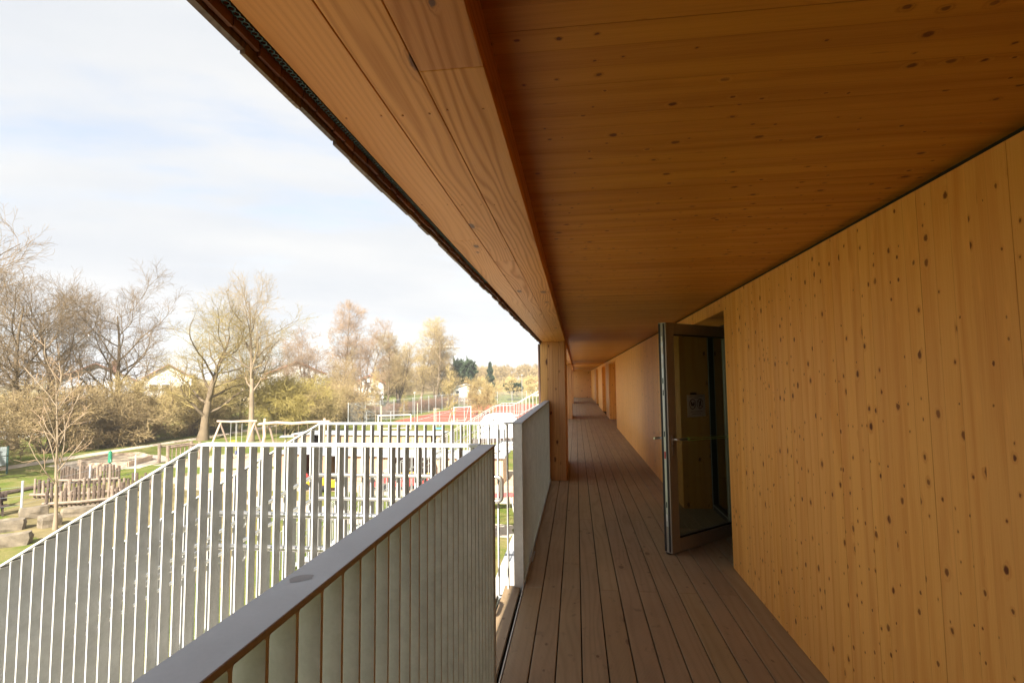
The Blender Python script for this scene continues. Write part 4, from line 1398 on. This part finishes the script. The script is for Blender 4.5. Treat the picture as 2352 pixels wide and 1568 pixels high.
# ------------------------------------------------------------------ court fence and goals
cf = thing('court_fence', 'tall wire mesh fence with pale posts along the sports court', 'fence', (-27, 78, GZ))
fl = [(-29.5, 66), (-27.6, 78), (-26.9, 90), (-26.3, 102), (-25.6, 114), (-23.5, 122), (-19, 127), (-12, 128)]
FL = []
for a, b in zip(fl[:-1], fl[1:]):
    a, b = Vector(a), Vector(b)
    n = max(1, round((b - a).length / 4.0))
    FL += [a.lerp(b, k / n) for k in range(n)]
FL.append(Vector(fl[-1]))
pm = MB().cyl((0, 0, 0), (0, 0, 3.0), 0.065, 6).mesh()
for p in FL:
    link('post', pm, M['pole_grey'], cf, (p.x + 27, p.y - 78, 0))
wr = MB()
for a, b in zip(FL[:-1], FL[1:]):
    for z in np.arange(0.15, 3.0, 0.19):
        wr.cyl((a.x + 27, a.y - 78, z), (b.x + 27, b.y - 78, z), 0.013, 3)
    L = (b - a).length
    for k in range(int(L / 0.25)):
        q = a.lerp(b, k * 0.25 / L)
        wr.cyl((q.x + 27, q.y - 78, 0.1), (q.x + 27, q.y - 78, 2.98), 0.010, 3)
tag(wr.build('wire_mesh', M['wire'], cf), kind='stuff')
cb = MB().cyl((-2.0, -11, 2.8), (-0.2, -3.8, 0.0), 0.05, 6)
cb.build('brace', M['pole_grey'], cf)

nf = thing('ball_fence', 'low pale wire fence in front of the red court', 'fence', (-14, 66, GZ))
pm2 = MB().cyl((0, 0, 0), (0, 0, 1.9), 0.04, 6).mesh()
for k in range(9):
    link('post', pm2, M['pole_grey'], nf, (-13 + k * 3.2, 0.1 * k, 0))
for z in (0.5, 0.95, 1.4, 1.85):
    MB().cyl((-13, 0, z), (12.6, 0.8, z), 0.010, 5).build('wire', M['pole_grey'], nf)


def goal(loc, rz, w, h, d, label):
    t = thing('goal', label, 'goal', (loc[0], loc[1], GZ), rz, 'small white football goals')
    for x in (-w / 2, w / 2):
        MB().cyl((x, 0, 0), (x, 0, h), 0.055, 8).build('goal_post', M['white_paint'], t)
        MB().tube([(x, 0, h - .03), (x, d * .4, h - .05), (x, d, 0.05)], 0.03, 6).build('side_stay', M['white_paint'], t)
    MB().cyl((-w / 2 - .05, 0, h), (w / 2 + .05, 0, h), 0.055, 8).build('crossbar', M['white_paint'], t)
    MB().cyl((-w / 2, d, 0.05), (w / 2, d, 0.05), 0.03, 6).build('ground_bar', M['white_paint'], t)


goal((-16.0, 73.5), R(50), 3.0, 2.0, 1.2, 'white goal standing upright on the near edge of the red court')
goal((-21.6, 61.3), R(20), 3.8, 1.7, 1.2, 'low wide white goal on the lawn, left of the court goal')

# light poles / tall thin posts
for i, (x, y, h, lab) in enumerate(((-20.6, 66, 4.2, 'thin pale pole at the left end of the low court fence'), (-18.0, 84, 5.0, 'thin pale pole on the red court behind the goal'),
                                    (-9.0, 88, 6.5, 'tall lamp pole at the right side of the court'), (-31.8, 64, 3.4, 'thin pale pole left of the low white goal'))):
    t = thing('pole', lab, 'pole', (x, y, GZ), group='thin poles round the court')
    MB().cyl((0, 0, 0), (0, 0, h), 0.035, 8, 0.03).build('shaft', M['pole_grey'], t)
    MB().box(-0.12, 0.12, -0.12, 0.12, h, h + 0.12).build('cap', M['pole_grey'], t)

# white tent
tt = thing('white_tent', 'white canvas pavilion tent with hipped roof on the lawn below the far stair', 'tent', (-7.6, 51.8, GZ), R(-6))
TW = 1.75
MB().prism([(-TW, 1.3), (-TW + .85, 2.45), (TW - .85, 2.45), (TW, 1.3)], 'y', -TW, TW).build('canopy', M['canvas'], tt)
for a in range(4):
    w_ = MB().box(-TW + .05, TW - .05, -TW, -TW + .04, 0.05, 1.299)
    w_.build('side_wall', M['canvas'], tt, rot=(0, 0, a * math.pi / 2))
for x in (0.42, 0.95):
    MB().box(x, x + .12, -TW - .03, -TW - .002, 0.1, 1.1).build('door_slit', M['win_dark'], tt)
bb = thing('timber_edging', 'dark timber edging in front of the white tent', 'edging', (-7.6, 48.6, GZ), R(16))
MB().cbox(-2.0, 2.0, -0.15, 0.15, 0, 0.22, .02).build('board', M['bench_wood'], bb)
MB().cbox(-2.0, 2.0, 0.3, 0.6, 0.0, 0.36, .02).build('board', M['bench_wood'], bb)

# ------------------------------------------------------------------ sheds
def shed(loc, rz, w, d, h, label, opening, door):
    t = thing('shed', label, 'shed', (loc[0], loc[1], GZ), rz, 'low timber toy sheds')
    MB().cbox(-w / 2 - .12, w / 2 + .12, -.18, d + .12, h, h + .10, .01).build('roof', M['roof_grey'], t)
    MB().box(-w / 2, -w / 2 + .05, 0.03, d - .04, 0, h - .002).build('side_wall', M['shed_wood'], t)
    MB().box(w / 2 - .05, w / 2, 0.03, d - .04, 0, h - .002).build('side_wall', M['shed_wood'], t)
    MB().box(-w / 2, w / 2, d - .039, d, 0, h - .002).build('back_wall', M['shed_dark'], t)
    x = -w / 2
    while x < w / 2 - 0.05:
        if not (opening[0] - .03 < x < opening[1] - .06):
            piece('board', M['shed_wood'], t, x + .004, min(x + .146, w / 2), 0.0, 0.028, 0.03, h - .004)
        x += 0.15
    if door:
        dd = MB()
        L = 0.75
        dd.box(0, L, -0.03, 0, 0.06, h - .08)
        dob = dd.build('door', M['shed_dark'], t, loc=(opening[0] if door < 0 else opening[1], -0.002, 0), rot=(0, 0, R(-100) if door < 0 else R(-75)))
        for z in (0.2, h - .25):
            MB().box(.02, L - .02, -0.052, -0.031, z, z + .09).build('ledge', M['shed_wood'], dob)
        MB().tube([(.06, -0.04, .25), (L - .06, -0.04, h - .22)], 0.03, 4).build('brace', M['shed_wood'], dob)
    return t


shed((-16.6, 30.4), R(-3), 3.4, 2.4, 1.46, 'toy shed at the left end of the front row, its bay half open', (0.1, 1.2), 0)
shed((-13.0, 29.8), R(-1), 3.4, 2.4, 1.46, 'toy shed with pale boarded front, second in the front row', (-1.5, -0.9), 0)
shed((-9.4, 29.4), R(0), 3.4, 2.4, 1.46, 'toy shed with wide dark bay and a brown door swung open', (-1.3, 1.4), 1)
shed((-5.8, 29.3), R(0), 3.4, 2.4, 1.46, 'toy shed at the right end of the front row by the railing gap', (0.75, 1.0), 0)
shed((-22.2, 43.4), R(0), 4.2, 2.6, 1.25, 'shed at the left end of the rear row, beyond the play yard', (-0.3, 0.2), 0)
shed((-17.8, 43.2), R(0), 4.2, 2.6, 1.25, 'middle pale shed of the rear row', (-1.0, -0.7), 0)
shed((-13.4, 43.1), R(0), 4.2, 2.6, 1.25, 'shed at the right end of the rear row near the lawn', (1.3, 1.8), 0)


# ------------------------------------------------------------------ toys
def ride_car(loc, rz, mat, label, group, s=1.0):
    t = thing('toy_car', label, 'toy car', (loc[0], loc[1], GZ + 0.02), rz, group)
    t.scale = (s, s, s)
    b = MB().prism([(-.5, .18), (.52, .18), (.58, .34), (.40, .44), (.12, .46), (.02, .36), (-.28, .36), (-.34, .52), (-.52, .50)], 'y', -.24, .24)
    b.build('body', mat, t)
    wm = MB().cyl((0, -.05, 0), (0, .05, 0), .15, 12).mesh(True)
    for x in (-.34, .36):
        for y_ in (-.28, .28):
            link('wheel', wm, M['tyre'], t, (x, y_, .15))
    st_ = MB().tube([(.02, .13 * math.cos(a), .56 + .13 * math.sin(a)) for a in np.linspace(0, 6.283, 13)[:-1]], .016, 5, closed=True)
    st_.cyl((.14, 0, .45), (.03, 0, .56), .018, 6)
    st_.build('steering_wheel', M['tyre'], t)
    MB().cbox(-.28, .0, -.15, .15, .37, .41, .01).build('seat', M['tyre'], t)


gy, gr = 'yellow toy vehicles in the yard', 'red toy vehicles in the yard'
ride_car((-14.3, 27.6), 0.6, M['yellow'], 'yellow toy car left of the others, on the pale sand', gy, 1.2)
ride_car((-13.3, 27.3), 2.2, M['yellow'], 'yellow toy car close beside the leftmost yellow one', gy, 1.1)
ride_car((-10.6, 30.0), 0.2, M['yellow'], 'yellow toy car inside the wide dark shed bay at its left', gy, 1.0)
ride_car((-9.7, 30.3), 1.4, M['yellow'], 'yellow toy car in the middle of the dark shed bay', gy, 1.0)
ride_car((-8.9, 29.8), 2.8, M['yellow'], 'yellow toy car at the right of the dark shed bay', gy, 1.0)
ride_car((-10.7, 27.4), 0.4, M['red'], 'red toy car in front of the dark shed bay, leftmost red one', gr, 1.3)
ride_car((-9.5, 27.6), 0.1, M['red'], 'red toy car second from the left in front of the sheds', gr, 1.3)
ride_car((-8.4, 27.9), 2.9, M['red'], 'red toy car third from the left in front of the sheds', gr, 1.3)
ride_car((-15.5, 29.6), 1.0, M['red'], 'small red toy car by the left shed opening', gr, 1.0)

# red picnic table
pt = thing('picnic_table', 'red slatted table with thin steel legs on the grass below the railing gap', 'table', (-3.55, 23.6, GZ), R(20))
for k in range(4):
    MB().cbox(-.75, .75, -.38 + k * .195, -.38 + k * .195 + .17, .66, .70, .008).build('plank', M['red_paint'], pt)
for x in (-.55, .55):
    for y_ in (-.3, .3):
        MB().cyl((x, y_, .66), (x * 1.15, y_ * 1.25, 0), .025, 8).build('leg', M['galv'], pt)

# ------------------------------------------------------------------ play equipment
# timber swing
sw = thing('swing', 'timber A frame swing with a peeled log crossbeam behind the stair corner', 'swing', (-26, 37.2, GZ))
LX = [(-27.38 + 26, -0.7), (-24.72 + 26, -0.55)]
tops = []
for fx, fy in LX:
    tp = Vector((fx + 0.62, fy + 0.75, 2.78))
    tops.append(tp)
    MB().tube([(fx, fy, 0), tp + Vector((0.04, 0.05, 0.12))], 0.075, 8, r1=0.065).build('leg', M['log_wood'], sw)
    MB().tube([(fx + 1.2, fy + 1.5, 0), tp + Vector((-0.04, -0.05, 0.12))], 0.07, 8, r1=0.06).build('leg', M['play_wood'], sw)
bp = [tops[0] + Vector((-0.25, -.02, .1)), tops[0].lerp(tops[1], .35) + Vector((0, 0, .06)), tops[0].lerp(tops[1], .7) + Vector((0, 0, .09)), tops[1] + Vector((.2, .02, .1))]
MB().tube(bp, 0.075, 8).build('crossbeam', M['log_wood'], sw)


def hang_seat(name, frac, zs, mat, label):
    p = tops[0].lerp(tops[1], frac)
    t = thing(name, label, 'swing seat', (p.x - 26, p.y + 37.2, GZ + zs), R(35))
    MB().cbox(-.24, .24, -.16, .16, 0, .06, .02).build('seat', mat, t)
    MB().cbox(-.24, .24, .12, .16, .061, .26, .01).build('seat_back', mat, t)
    for x in (-.2, .2):
        MB().cyl((x, 0, .06), (x, 0, 2.78 - zs), .012, 5).build('chain', M['galv'], t)


hang_seat('hanging_swing', 0.40, 1.18, M['yellow'], 'yellow swing seat hanging from the timber swing')
hang_seat('hanging_swing', 0.55, 0.42, M['navy'], 'dark blue swing seat hanging lower in the timber swing')

# log swing
lg = thing('log_frame', 'crooked natural log frame with a long horizontal pole, right of the swing', 'play frame', (-23.5, 37.6, GZ))
MB().tube([(0, 0, 0), (-.08, .0, .8), (.10, 0, 1.7), (.05, 0, 2.5), (.12, 0, 3.05)], 0.13, 8, r1=.09).build('upright', M['log_wood'], lg)
MB().tube([(.75, .7, 0), (.55, .5, 1.2), (.30, .25, 2.55)], 0.09, 8, r1=.07).build('strut', M['play_wood'], lg)
MB().tube([(5.4, -1.2, 0), (5.35, -1.2, 1.2), (5.45, -1.2, 3.15)], 0.13, 8, r1=.09).build('upright', M['log_wood'], lg)
MB().tube([(4.7, -1.0, 0), (5.0, -1.1, 1.2), (5.3, -1.15, 2.6)], 0.09, 8, r1=.07).build('strut', M['play_wood'], lg)
MB().tube([(-.5, .1, 2.62), (1.2, -.25, 2.78), (2.6, -.55, 2.72), (4.0, -.85, 2.84), (5.9, -1.3, 2.92)], 0.10, 8).build('pole', M['log_wood'], lg)
for x in (1.2, 2.0, 3.2, 4.0):
    MB().cyl((x, -.22 * x, .9), (x, -.22 * x, 2.7), .012, 5).build('rope', M['play_wood'], lg)

# table tennis table
tb = thing('tennis_table', 'grey outdoor table tennis table with white edge behind the log frame', 'table', (-26.2, 47.2, GZ), R(25))
MB().cbox(-1.37, 1.37, -.76, .76, .70, .76, .01).build('top', M['roof_grey'], tb)
MB().box(-.02, .02, -.85, .85, .762, .93).build('net', M['white_paint'], tb)
for x in (-1.0, 1.0):
    MB().tube([(x, -.6, 0), (x * .8, -.3, .7)], .045, 6).build('leg', M['white_paint'], tb)
    MB().tube([(x, .6, 0), (x * .8, .3, .7)], .045, 6).build('leg', M['white_paint'], tb)

# blue disc seat
nd = thing('disc_swing', 'round blue disc seat hanging on a rope from a thin post', 'swing', (-15.3, 58.0, GZ))
MB().cyl((0, 0, .42), (0, 0, .50), .62, 20, .55).build('disc', M['blue'], nd)
MB().cyl((-.35, 0, .5), (-.35, 0, 2.6), .02, 6).build('rope', M['white_paint'], nd)
MB().cyl((-.6, .2, 0), (-.6, .2, 2.65), .05, 8).build('mast', M['log_wood'], nd)
MB().cyl((-.7, .22, 2.62), (.1, -.05, 2.62), .035, 8).build('arm', M['log_wood'], nd)

# sandbox
sb = thing('sandbox', 'six sided timber sandbox filled with pale sand', 'sandbox', (-33.4, 35.6, GZ))
cr6 = [(-35.63, 34.41), (-36.31, 37.35), (-34.62, 38.53), (-32.03, 36.87), (-31.16, 33.77), (-33.43, 33.06)]
cr6 = [Vector((x + 33.4, y - 35.6)) for x, y in cr6]
for i in range(6):
    a, b = cr6[i], cr6[(i + 1) % 6]
    dv = (b - a).normalized()
    nn = Vector((-dv.y, dv.x)) * 0.11
    poly = [a - nn * .6, b - nn * .6, b + nn * .6, a + nn * .6]
    MB().prism([(p.x, p.y) for p in poly], 'z', 0, 0.36 + 0.002 * (i % 2)).build('side_board', M['log_wood'], sb)
MB().prism([(p.x * .98, p.y * .98) for p in cr6], 'z', 0.02, 0.2).build('sand', M['sand'], sb)

# hand pump
pu = thing('water_pump', 'green cast iron hand pump on a post by the palisade', 'pump', (-28.7, 29.8, GZ))
MB().cyl((0, 0, 0), (0, 0, .95), .06, 10).build('pedestal', M['dark_green'], pu)
MB().tube([(0, 0, .95), (0, 0, 1.02), (0, 0, 1.45), (0, 0, 1.62)], .12, 10, r1=.10).build('barrel', M['green_paint'], pu, smooth=True)
MB().tube([(0, 0, 1.15), (.2, -.16, 1.12), (.26, -.2, 1.0)], .035, 8).build('spout', M['green_paint'], pu)
MB().tube([(0, 0, 1.6), (-.2, .2, 1.66), (-.45, .4, 1.3)], .02, 6).build('lever', M['green_paint'], pu)


def palisade(pts, h, label, n, seed):
    r = random.Random(seed)
    pts = [Vector(p) for p in pts]
    t = thing('palisade', label, 'palisade', (pts[0].x, pts[0].y, GZ), group='rough timber palisades')
    seg = [(b - a).length for a, b in zip(pts[:-1], pts[1:])]
    tot = sum(seg)
    for k in range(n):
        s = tot * (k + .5) / n
        i = 0
        while i < len(seg) - 1 and s > seg[i]:
            s -= seg[i]
            i += 1
        p = pts[i].lerp(pts[i + 1], s / seg[i]) - pts[0]
        hh = h * r.uniform(.78, 1.08)
        MB().tube([(p.x, p.y, 0), (p.x + r.uniform(-.03, .03), p.y + r.uniform(-.03, .03), hh)], r.uniform(.05, .085), 7).build('stake', M['pal_wood'] if r.random() < .7 else M['play_wood'], t)
    q = [p - pts[0] for p in pts]
    MB().tube([(p.x, p.y - .12, .22) for p in q], .07, 7).build('rail', M['play_wood'], t)
    return t


palisade([(-30.1, 27.9), (-28.6, 28.0), (-27.0, 28.8)], 1.0, 'rear row of upright stakes just below the green pump', 22, 1)
palisade([(-27.6, 24.2), (-25.6, 24.5), (-23.9, 25.6), (-23.4, 27.0)], 0.95, 'middle row of rough stakes in front of the rear row', 26, 2)
palisade([(-24.9, 22.4), (-23.5, 23.0), (-22.2, 24.2)], 0.9, 'front row of reddish stakes right of the sapling trunk', 18, 3)

# wooden frame structure
wf = thing('climbing_frame', 'low grey timber climbing frame with bars left of the swing', 'play frame', (-29.4, 35.3, GZ), R(68))
for x, y_ in ((0, 0), (0, 1.1), (2.3, 0), (2.3, 1.1)):
    MB().cyl((x, y_, 0), (x, y_, 1.32), .11, 9).build('post', M['play_wood'], wf)
for y_ in (0, 1.1):
    MB().tube([(-.1, y_, 1.14), (2.4, y_, 1.17)], .07, 8).build('beam', M['play_wood'], wf)
for k in range(7):
    MB().cyl((.3 + k * .3, 0, .1), (.3 + k * .3, 0, 1.1), .035, 6).build('bar', M['play_wood'], wf)

# board and posts at left
ib = thing('notice_board', 'grey notice board on dark green posts at the left edge', 'notice board', (-37.0, 30.7, GZ), R(48))
MB().cbox(-2.0, -.06, -.04, .04, .55, 1.75, .01).build('board', M['board_grey'], ib)
for x in (-2.05, 0):
    MB().cyl((x, 0, 0), (x, 0, 1.8), .05, 8).build('post', M['dark_green'], ib)
wfz = thing('wire_fence', 'wire fence with pale steel posts crossing the lawn at the left', 'fence', (-24.7, 21.2, GZ))
fpz = [(-30.5, 11.5), (-27.5, 16.5), (-24.7, 21.2), (-25.6, 25.4), (-26.5, 29.3)]
for x, y_ in fpz:
    MB().cyl((x + 24.7, y_ - 21.2, 0), (x + 24.7, y_ - 21.2, 1.5), .045, 8).build('post', M['galv'], wfz)
for a, b in zip(fpz[:-1], fpz[1:]):
    w_ = MB()
    for z in (.45, .85, 1.25):
        w_.cyl((a[0] + 24.7, a[1] - 21.2, z), (b[0] + 24.7, b[1] - 21.2, z), .006, 4)
    w_.build('wire', M['wire'], wfz)

kb_ = thing('timber_kerb', 'low timber kerb along the edge of the left lawn', 'kerb', (-30, 24, GZ))
for (xa, ya), (xb, yb) in (((-31.0, 18.0), (-30.3, 22.4)), ((-30.3, 22.4), (-29.9, 27.3))):
    MB().tube([(xa + 30, ya - 24, .08), (xb + 30, yb - 24, .09)], .13, 7).build('beam', M['pal_wood'], kb_)


def bench(loc, rz, label):
    t = thing('bench', label, 'bench', (loc[0], loc[1], GZ), rz, 'dark benches on the left lawn')
    for k in range(3):
        MB().cbox(-.9, .9, -.24 + k * .165, -.10 + k * .165, .42, .46, .008).build('plank', M['bench_wood'], t)
    for k in range(2):
        MB().cbox(-.9, .9, .27, .31, .58 + k * .17, .72 + k * .17, .008).build('back_plank', M['bench_wood'], t)
    for x in (-.7, .7):
        MB().prism([(-.22, 0), (-.14, 0), (-.10, .42), (.24, .42), (.30, .95), (.25, .95), (.19, .419), (-.16, .418)], 'x', x - .03, x + .03).build('leg', M['bench_wood'], t)


bench((-27.4, 21.6), R(75), 'dark bench nearer the timber kerb at the left edge')
bench((-25.8, 20.4), R(60), 'dark bench nearest the sandstone blocks at the left edge')

for i, (x, y_, sx_, sy_2, sz_, rz, lab) in enumerate((
        (-24.8, 19.6, .9, .5, .45, .5, 'pale sandstone block nearest the benches'), (-23.6, 20.8, 1.0, .5, .5, .9, 'pale sandstone block right behind the block by the benches'),
        (-22.6, 18.9, 1.1, .55, .45, .7, 'long pale sandstone block left of the sapling'), (-21.5, 19.6, .7, .5, .5, 1.2, 'squat sandstone block at the foot of the sapling'),
        (-20.4, 17.2, 1.2, .5, .45, .6, 'sandstone block lowest in the row by the stair railing'), (-22.0, 21.4, 1.3, .6, .4, .8, 'broad flat sandstone block behind the sapling'))):
    bm = bmesh.new()
    bmesh.ops.create_cube(bm, size=1.0)
    bmesh.ops.subdivide_edges(bm, edges=list(bm.edges), cuts=2, use_grid_fill=True)
    rr = random.Random(i)
    for v in bm.verts:
        k = 1 - .16 * (abs(v.co.x * 2) ** 4 + abs(v.co.y * 2) ** 4 + abs(v.co.z * 2) ** 4 - 1) / 2
        v.co = Vector((v.co.x * sx_ * k, v.co.y * sy_2 * k, (v.co.z + .5) * sz_)) + Vector([rr.uniform(-.03, .03) for _ in range(3)])
    me = bpy.data.meshes.new('mesh')
    bm.to_mesh(me)
    bm.free()
    tag(link('stone_block', me, M['stone'], loc=(x, y_, GZ - .03), rot=(0, 0, rz)), lab, 'stone block', 'sandstone blocks on the left lawn')

# timber stakes by young trees
for i, (x, y_, h, lab) in enumerate(((-29.5, 56.5, 2.4, 'pale stake left of the brown hedge'), (-27.0, 57.5, 2.2, 'pale stake second from the left by the hedge'), (-22.0, 58.0, 3.0, 'tall pale stake between willow and goal'),
                                     (-18.4, 60.0, 3.2, 'tall pale stake right of the low goal'), (-12.5, 52.4, 1.9, 'stake on the left of the staked young tree'), (-12.2, 53.5, 1.9, 'stake on the right of the staked young tree'))):
    t = MB().cyl((0, 0, 0), (0, 0, h), .05, 7, .04).build('tree_stake', M['log_wood'], loc=(x, y_, GZ))
    tag(t, lab, 'stake', 'timber stakes on the lawn')

# dark smudge on the near rail
st_ = []
for k in range(14):
    a = 2 * math.pi * k / 14
    q = 1 + rnd.uniform(-.18, .18)
    st_.append((-0.481 + 0.47175 + .018 * q * math.cos(a) + .004 * math.sin(a), 0.89 - 0.305 + .019 * q * math.sin(a), 1.2604))
tag(link('stain', mesh_from(st_, [tuple(range(14))]), plain('rail_stain', (0.27, 0.27, 0.275), 0.7), bpy.data.objects['balcony_railing']), kind='stuff')

# thin spring haze over the whole place
hz = MB().box(-910, 710, -210, 1010, GZ - 1.0, 40).build('haze', None)
hz.data.materials.clear()
hm = bpy.data.materials.new('haze_air')
hm.use_nodes = True
ht = NT(hm.node_tree)
ht.n.clear()
ho = ht.node('ShaderNodeOutputMaterial')
pv = ht.node('ShaderNodeVolumePrincipled')
pv.inputs['Color'].default_value = (0.93, 0.95, 0.98, 1)
pv.inputs['Density'].default_value = 0.0005
ht.l.new(pv.outputs[0], ho.inputs['Volume'])
hz.data.materials.append(hm)
tag(hz, kind='stuff')
